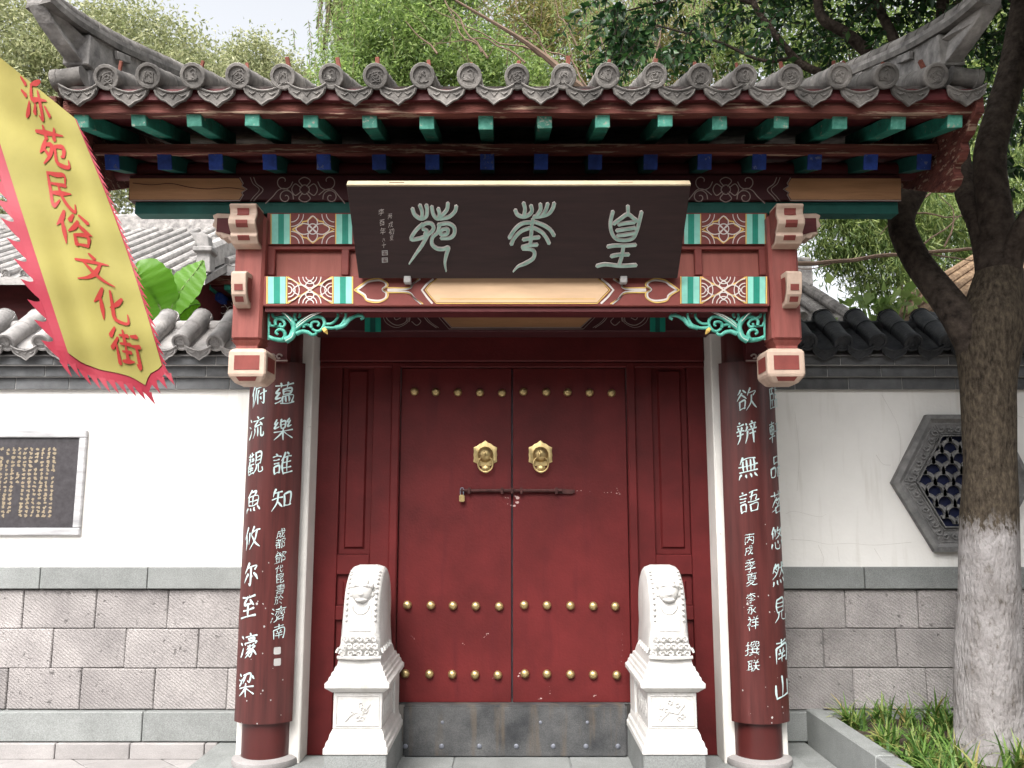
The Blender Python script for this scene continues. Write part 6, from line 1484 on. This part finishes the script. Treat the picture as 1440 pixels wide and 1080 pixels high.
tree('bamboo_clump', 'clump of bamboo beyond the shed at the far right edge', [pb(1400, 330, 12.6, 60, 70), pb(1440, 270, 12.6, 70, 90), pb(1350, 270, 12.6, 50, 50)], (7.8, 12.8, 0), M['leaf_bamboo'], (170, 80, .18), (.13, .16), droop=1.4, trunk=.05, group=gp, bark=M['stem_green'], cat='bamboo')
# low shrub with broad pale leaves between the right-hand roofs
t = thing('leafy_shrub', 'low shrub with broad pale leaves between the two right-hand roofs', 'shrub', (at(1250, 440, 8.1).x, 8.1, 0))
P = []
for k in range(90):
    p = at(NR.normal(1240, 30), NR.normal(425, 15), 8.1 + NR.uniform(-.25, .25)); P.append(p)
P = np.array([tuple(p) for p in P]); D = NR.normal(size=P.shape); D[:, 2] -= .2; D[:, 1] -= .6
leaves('foliage', P, D, .15 * NR.uniform(.6, 1.2, len(P)), .75, M['leaf_willow'], t)
for k in range(7):
    a = at(1225 + k * 7, 470, 8.1); mb = MB(); mb.tube([(a.x, 8.1, 0), (a.x, 8.1, a.z), at(1205 + k * 12, 408 + (k % 3) * 8, 8.1)], [.02, .012, .005], n=6); mb.build('stem', M['stem_green'], t, smooth=True)

# weeping willow by the sky gap
def willow(label, spots, base, Y):
    t = thing('willow_tree', label, 'tree', (base[0], base[1], 0), gp)
    P, D = [], []; mb = MB()
    for px, py, ln, k in spots:
        for q in range(k):
            s = at(px + NR.normal(0, 16), py + NR.normal(0, 14), Y + NR.normal(0, .7)); L = ln * NR.uniform(.5, 1.2); ph = NR.uniform(0, 6); pts = []
            for i in range(int(L / .045)):
                z = i * .045; x = .10 * math.sin(z * 1.3 + ph) + .06 * z
                p = (s.x + x, s.y + .05 * math.cos(z * 2 + ph), s.z - z); 
                if i % 8 == 0: pts.append(p)
                for _ in range(2): P.append(p); D.append((NR.normal() * .8, NR.normal() * .8, -1.0))
            if len(pts) > 1: mb.tube(pts, .006, n=3, cap=False)
    leaves('crown', P, np.array(D), .12 * NR.uniform(.6, 1.2, len(P)), .17, M['leaf_willow'], t)
    mb.build('withes', M['twig'], t)
    tr = MB(); top = at(spots[0][0], spots[0][1] - 30, Y + .4); tr.tube([Vector(base), Vector(base).lerp(top, .5) + Vector((.3, 0, .4)), top], [.22, .15, .05], n=8); tr_ = tr.build('trunk', M['bark'], t, smooth=True)
    for px, py, ln, k in spots[1:]:
        e = at(px, py, Y); b = MB(); b.tube([top - Vector((0, 0, 1.2)), top.lerp(e, .5) + Vector((0, 0, .25)), e], [.06, .04, .015], n=6); b.build('limb', M['bark'], tr_, smooth=True)
willow('weeping willow trailing pale strands beside the patch of white sky', [(470, -20, 1.9, 26), (495, -40, 2.2, 26), (445, 40, .9, 10), (520, -30, 2.0, 22), (455, 70, .6, 8), (640, -40, 2.0, 24), (585, -50, 1.8, 20)], (-2.6, 15.5, 0), 15)
willow('weeping willow trailing thin strands behind the right half of the roof', [(900, -40, 2.4, 24), (850, -40, 2.2, 22), (980, -30, 2.2, 20), (820, -30, 2.0, 18), (1040, -40, 2.0, 18)], (3.4, 14.6, 0), 14)
# bare dry branches in front of them
t = thing('bare_tree', 'bare twiggy tree with thin brown branches behind the gate roof', 'tree', (2.0, 11.2, 0))
def px_tube(t, name, pts, r0, r1, m, n=6, kn=5, wob=0.0):
    mb = MB(); P = [at(*p) for p in pts]; Q = [Vector(p) for p in catmull([tuple(p) for p in P], kn)]
    if wob:
        for i, q in enumerate(Q): q += Vector((noise.noise(q * 3), noise.noise(q * 3 + Vector((9, 0, 0))), noise.noise(q * 3 + Vector((0, 7, 0))))) * wob
    mb.tube(Q, [r0 + (r1 - r0) * i / (len(Q) - 1) for i in range(len(Q))], n=n)
    return mb.build(name, m, t, smooth=True)
px_tube(t, 'trunk', [(905, 470, 11.2), (890, 200, 11.2), (800, 110, 11), (740, 60, 10.8), (640, 0, 10.6)], .09, .014, M['twig'])
for pts in ([(800, 110, 11), (770, 70, 11), (735, 20, 11), (715, -20, 11)], [(840, 140, 11), (800, 90, 11), (760, 60, 11), (700, 45, 11)], [(760, 75, 11), (690, 52, 11), (600, 10, 11)], [(690, 80, 11), (650, 45, 11), (622, -10, 11)],
            [(615, 78, 11), (590, 50, 11), (570, 30, 11)], [(840, 120, 11), (850, 60, 11), (840, 0, 11)], [(870, 150, 11), (820, 80, 11), (790, 20, 11), (770, -20, 11)], [(680, 75, 11), (640, 20, 11), (625, 0, 11)], [(900, 130, 11), (930, 60, 11), (920, 0, 11)], [(890, 120, 11), (960, 70, 11), (1000, 20, 11)],
            [(740, 90, 11), (700, 60, 11), (660, 55, 11), (590, 62, 11)]):
    px_tube(t, 'branch', pts, .016, .004, M['twig'], 5, wob=.08)
for k in range(60):
    x, y = NR.uniform(600, 1000), NR.uniform(-10, 95); a = NR.uniform(-2.6, -.5); l = NR.uniform(25, 70)
    px_tube(t, 'twig', [(x, y + 10, 11.2), (x + l * .5 * math.cos(a) + NR.normal(0, 4), y + 10 + l * .5 * math.sin(a), 11.1), (x + l * math.cos(a), y + 10 + l * math.sin(a), 11)], .006, .002, M['twig'], 4, 3)
t2 = thing('fallen_branch', 'long bare branch lying level across the bamboo above the right wall', 'branch', at(1250, 365, 9.5))
px_tube(t2, 'branch', [(1095, 371, 9.5), (1180, 367, 9.5), (1270, 357, 9.4), (1360, 350, 9.3), (1460, 352, 9.2)], .028, .016, M['twig'], wob=.03)
for pts in ([(1280, 356, 9.4), (1330, 320, 9.4), (1370, 290, 9.4)], [(1300, 355, 9.4), (1340, 360, 9.3), (1400, 372, 9.3)], [(1260, 300, 9.4), (1330, 304, 9.4), (1420, 300, 9.4)], [(1310, 270, 9.4), (1270, 300, 9.4), (1240, 330, 9.4)], [(1330, 345, 9.4), (1345, 300, 9.4), (1320, 270, 9.4)], [(1180, 367, 9.5), (1160, 372, 9.5), (1110, 378, 9.5)]):
    px_tube(t2, 'twig', pts, .012, .004, M['twig'], 5, wob=.05)

# banana plant behind the left wall
t = thing('banana_plant', 'banana plant with bright green leaves above the left wall coping', 'plant', (at(236, 445, 6.9).x, 6.9, 0))
def big_leaf(path, widths, fold=.12):
    """broad leaf blade along a midrib given as photo pixels; edges slightly torn and wavy"""
    P = [Vector(p) for p in catmull([tuple(at(*p)) for p in path], 7)]; n = len(P); mb = MB(); rows = []
    for i, p in enumerate(P):
        tg = (P[min(i + 1, n - 1)] - P[max(i - 1, 0)]).normalized(); s = tg.cross(Vector((0, -1, .25))).normalized(); nn = s.cross(tg)
        w = np.interp(i / (n - 1), np.linspace(0, 1, len(widths)), widths) * (1 + .025 * math.sin(i * 2.1)); row = []
        for u in np.linspace(-1, 1, 9): row.append(p + s * w * u + nn * (fold * w * (1 - abs(u)) + .0045 * math.sin(i * 1.9 + u * 3)))
        rows.append(row)
    n0 = 0; mb.loft(rows, cap=False, closed=False)
    lf = mb.build('leaf', M['leaf_banana'], t, smooth=True); rb = MB(); rb.tube([p + Vector((0, -.012, 0)) for p in P], [.012 * (1 - .7 * i / (n - 1)) for i in range(n)], n=6); rb.build('midrib', M['stem_green'], lf, smooth=True)
big_leaf([(234, 452, 6.9), (222, 425, 6.85), (208, 402, 6.75), (196, 386, 6.7), (186, 380, 6.65)], [.06, .18, .22, .19, .02])
big_leaf([(236, 452, 6.9), (246, 424, 6.9), (262, 400, 6.9), (276, 382, 6.9), (286, 366, 6.9)], [.04, .13, .155, .11, .01])
big_leaf([(240, 455, 7.0), (256, 440, 7.0), (270, 430, 7.0), (282, 428, 7.0)], [.05, .10, .09, .01])
big_leaf([(232, 455, 7.05), (228, 420, 7.1), (232, 395, 7.1), (240, 378, 7.1)], [.05, .11, .10, .01])
mb = MB(); a = at(236, 450, 6.9); mb.tube([(a.x, 6.9, 0), (a.x, 6.9, a.z * .6), (a.x, 6.9, a.z + .02)], [.09, .07, .035], n=10); mb.build('stem', M['stem_green'], t, smooth=True)

# ------------------------------------------------------------------ planter and the limewashed tree
kb = MB()
planter = thing('planter', 'raised stone-edged planter bed at the foot of the right wall', 'planter', (3.2, 4.2, 0))
yk = 5.93
while yk > 1.5:
    l = 1.1; piece('kerb_stone', M['granite'], planter, 1.985, 2.10, yk - l + .004, yk, -.105, .22, .008); yk -= l
b = MB(); n = 24; vs = []
for j in range(n + 1):
    for i in range(n + 1):
        x, y = 2.095 + 4.3 * i / n, 1.5 + 4.44 * j / n; vs.append((x, y, .15 + .02 * noise.noise(Vector((x * 3, y * 3, 0)))))
b.add(vs, [(j * (n + 1) + i, j * (n + 1) + i + 1, (j + 1) * (n + 1) + i + 1, (j + 1) * (n + 1) + i) for j in range(n) for i in range(n)]); b.build('soil', M['soil'], planter, smooth=True)
def tuft_mesh(seed, nbl=40, h=.21):
    r = np.random.default_rng(seed); V = []; Fc = []
    for k in range(nbl):
        a = r.uniform(0, 6.28); tilt = r.uniform(.15, 1.05); L = h * r.uniform(.55, 1.15); w = r.uniform(.006, .011); bx, by = r.normal(0, .03, 2)
        dx, dy = math.cos(a), math.sin(a); sx, sy = -dy, dx; n0 = len(V)
        for i in range(6):
            t_ = i / 5; ang = tilt * (.4 + t_ * 1.0); x = L * t_ * math.sin(ang); z = L * t_ * math.cos(ang * .9); ww = w * (1 - t_ ** 2 * .95)
            V += [(bx + dx * x + sx * ww, by + dy * x + sy * ww, z), (bx + dx * x - sx * ww, by + dy * x - sy * ww, z + .002)]
        Fc += [(n0 + 2 * i, n0 + 2 * i + 1, n0 + 2 * i + 3, n0 + 2 * i + 2) for i in range(5)]
    me = bpy.data.meshes.new('blades'); me.from_pydata(V, [], Fc); me.materials.append(M['grass']); shade(me, 60); return me
TM = [tuft_mesh(k) for k in range(4)]
spots = [(1170, 1008), (1205, 1012), (1240, 1002), (1275, 1008), (1308, 1000), (1335, 1012), (1215, 1040), (1250, 1038), (1292, 1036), (1330, 1040), (1262, 1066), (1300, 1072), (1340, 1066), (1252, 1090), (1425, 1040), (1438, 1072), (1365, 1090), (1320, 1100), (1400, 1100), (1445, 1010), (1380, 1010), (1410, 1000), (1480, 1020), (1520, 1010), (1470, 1050), (1530, 1045), (1570, 1015), (1500, 1080), (1610, 1020), (1580, 1060)]
for k, (px, py) in enumerate(spots):
    r = ray(px, py + 14); tt = (.15 - EYE) / r.z; p = r * tt
    if p.y > 5.85 or p.x < 2.14: p.y = min(p.y, 5.80); p.x = max(p.x, 2.2)
    o = link(bpy.data.objects.new('grass_tuft', TM[k % 4]), None, Matrix.Translation((p.x, p.y, .145)) @ Matrix.Rotation(RNG.uniform(0, 6.28), 4, 'Z') @ Matrix.Scale(RNG.uniform(.8, 1.15), 4))
    tag(o, 'tuft of narrow arching green leaves growing in the planter bed', 'plant', 'leaf tufts in the planter bed')

tr = thing('limewashed_tree', 'dark forked tree with a whitewashed lower trunk in the right planter', 'tree', (at(1392, 1060, 5.09).x, 5.09, .14))
def trunk_part(name, pts, m, wob=.012, n=26, sub=10):
    P = [tuple(at(px, py, Y)) + (w / 2 * Y / F / .99,) for px, py, Y, w in pts]
    Q = catmull(P, sub); mb = MB(); rings = []
    for i, q in enumerate(Q):
        c = Vector(q[:3]); ring = []
        for k in range(n):
            a = 2 * math.pi * k / n; d = Vector((math.cos(a), math.sin(a), 0)); s = c + d * q[3]
            f = 1 + wob / q[3] * (noise.noise(Vector((d.x * 2.2, d.y * 2.2, c.z * 2.0))) + .5 * noise.noise(Vector((d.x * 6, d.y * 6, c.z * 3))))
            ring.append(c + d * q[3] * f)
        rings.append(ring)
    mb.loft(rings); return mb.build(name, m, tr, smooth=50)
Yt = 5.09
trunk_part('trunk', [(1394, 1092, Yt, 112), (1393, 1060, Yt, 98), (1391, 1020, Yt, 86), (1390, 900, Yt, 79), (1391, 800, Yt, 75), (1391, 738, Yt, 72), (1391, 660, Yt, 68), (1391, 600, Yt, 68), (1390, 540, Yt, 72), (1391, 490, Yt, 84), (1394, 455, Yt, 88), (1400, 415, Yt, 74), (1405, 380, Yt, 60)], M['lime_trunk'], sub=8, n=32)
def limb(pts, m=None, wob=.015):
    P = [tuple(at(px, py, Y)) + (w / 2 * Y / F / .99,) for px, py, Y, w in pts]; Q = catmull(P, 8); mb = MB()
    C = [Vector(q[:3]) for q in Q]
    mb.tube([c + Vector((noise.noise(c * 2), noise.noise(c * 2 + Vector((5, 0, 0))), 0)) * wob for c in C], [q[3] for q in Q], n=12); return mb.build('limb', m or M['bark_dk'], tr, smooth=60)
limb([(1390, 545, Yt, 34), (1372, 490, Yt, 50), (1348, 448, 5.12, 47), (1318, 408, 5.25, 42), (1286, 362, 5.42, 38), (1267, 312, 5.56, 37), (1285, 265, 5.7, 36), (1300, 225, 5.8, 34), (1285, 140, 6.0, 30), (1262, 84, 6.1, 24)])
limb([(1402, 440, Yt, 60), (1396, 380, 5.1, 46), (1380, 320, 5.2, 34), (1357, 262, 5.4, 30), (1345, 180, 5.7, 26), (1330, 90, 6.0, 22), (1325, 0, 6.2, 18), (1330, -90, 6.3, 12)])
limb([(1405, 450, Yt, 66), (1408, 380, Yt, 56), (1400, 300, 5.1, 46), (1392, 220, 5.12, 44), (1408, 150, 5.15, 42), (1426, 80, 5.2, 38), (1440, 0, 5.2, 34), (1450, -120, 5.1, 28), (1430, -260, 4.8, 18)])
limb([(1410, 420, Yt, 40), (1425, 362, 5.0, 32), (1445, 312, 4.9, 28), (1490, 240, 4.8, 22), (1540, 100, 4.6, 14)])
limb([(1262, 90, 6.1, 22), (1240, 92, 6.1, 19), (1193, 50, 6.1, 17), (1157, 27, 6.1, 15), (1148, -5, 6.1, 13), (1130, -80, 6.0, 8)])
limb([(1262, 90, 6.1, 18), (1258, 60, 6.1, 16), (1244, 28, 6.1, 14), (1226, -8, 6.1, 12), (1200, -90, 6.0, 7)])
limb([(1235, 100, 6.15, 12), (1170, 105, 6.2, 12), (1127, 90, 6.2, 12), (1098, 60, 6.2, 10), (1062, 8, 6.2, 9), (1045, -40, 6.2, 6)])
limb([(1118, 82, 6.2, 7), (1070, 85, 6.3, 5), (1010, 60, 6.4, 4), (940, 40, 6.5, 3), (860, 20, 6.5, 2)])
limb([(1060, 5, 6.2, 6), (1000, -10, 6.3, 5), (900, 10, 6.4, 3), (830, 30, 6.5, 2)])
# sprays of leaves on twigs
P, D = [], []; tw = MB()
def spray(x, y, Y, n=13, l=60, a=None):
    a = NR.uniform(1.8, 4.6) if a is None else a
    q = at(x, y, Y); e = at(x + l * math.cos(a), y + l * abs(math.sin(a)) * .8 + 10, Y + NR.uniform(-.25, .25)); pts = []
    for i in range(n):
        t_ = i / (n - 1); p = q.lerp(e, t_) + Vector((0, 0, .06 * math.sin(t_ * 3))); pts.append(p)
        d = (e - q).normalized(); s = Vector((-d.z, NR.normal() * .6, d.x)) * (1 if i % 2 else -1)
        P.append(tuple(p)); D.append(tuple(d * .7 + s + Vector((0, NR.normal() * .4, -.35))))
    tw.tube(pts[::3] + [pts[-1]], .003, n=4, cap=False)
for k in range(330):
    u = NR.random(); x = 800 + 680 * u ** .75; y = NR.uniform(-60, 92 if x > 860 else 30)
    if x < 960 and NR.random() < .35: continue
    spray(x + 25, y - 18, NR.uniform(5.9, 7.2), l=NR.uniform(30, 70))
for k in range(60): spray(NR.uniform(1395, 1500), NR.uniform(90, 330), NR.uniform(5.6, 7.5), l=NR.uniform(25, 55))
for k in range(60): spray(NR.uniform(850, 980), NR.uniform(0, 90), NR.uniform(6.0, 6.8), l=NR.uniform(30, 60))
leaves('crown', P, np.array(D), .082 * NR.uniform(.7, 1.25, len(P)), .46, M['leaf_dark'], tr, fold=.12)
tw.build('twigs', M['bark_dk'], tr)
# unseen rest of the crown, with clumps added to shade the right wall
C = crown_pts([((3.6, 4.6, 6.6), (2.3, 2.4, 1.2)), ((4.8, 2.8, 6.2), (1.9, 1.8, 1.1)), ((3.0, 2.6, 6.3), (1.3, 1.5, .9)), ((2.6, 6.6, 7.2), (2.2, 1.6, 1.2)), ((5.6, 5.6, 6.0), (1.9, 2.0, 1.2)), ((1.9, 2.9, 5.2), (1.35, 1.3, .6)), ((3.4, 3.2, 5.0), (1.6, 1.4, .6)), ((4.6, 4.4, 5.2), (1.7, 1.5, .7)), ((3.9, 2.2, 3.7), (1.3, 1.2, .9))], 1500, 62, .28)
keep = C[:, 2] > 1.55 + .70 * C[:, 1] if False else np.ones(len(C), bool)
ang = (C[:, 2] - EYE) / np.maximum(C[:, 1], .1)
keep = (ang > .66) | (np.abs(C[:, 0]) > C[:, 1] * .68)
C = C[keep]; Dd = NR.normal(size=C.shape); Dd[:, 2] -= .5
leaves('shade_crown', C, Dd, .10 * NR.uniform(.7, 1.3, len(C)), .46, M['leaf_dark'], tr, fold=.12)
for e in ((3.6, 4.6, 6.4), (4.8, 2.8, 6.1), (3.0, 2.6, 6.2), (5.6, 5.6, 5.9), (2.6, 6.6, 7.0), (1.9, 2.9, 5.2), (3.4, 3.2, 5.0), (4.6, 4.4, 5.2), (3.9, 2.2, 3.9)):
    a = at(1440, 0, 5.2); mb = MB(); ee = Vector(e); mb.tube([a, a.lerp(ee, .5) + Vector((0, 0, .2)), ee], [.06, .045, .02], n=8); mb.build('limb', M['bark_dk'], tr, smooth=True)

STUFF = {'twigs', 'painted_inset', 'withes', 'cloud_scroll', 'boss_row', 'floral_relief', 'relief', 'engraving', 'paint_spot', 'inscription', 'white_line', 'yellow_line', 'scroll_line', 'bare_patch', 'fringe', 'seal_mark', 'crown', 'shade_crown', 'foliage', 'capital_carving', 'painted_line'}
for o in bpy.data.objects:
    if o.parent is not None and o.name.split('.')[0] in STUFF: o['kind'] = 'stuff'
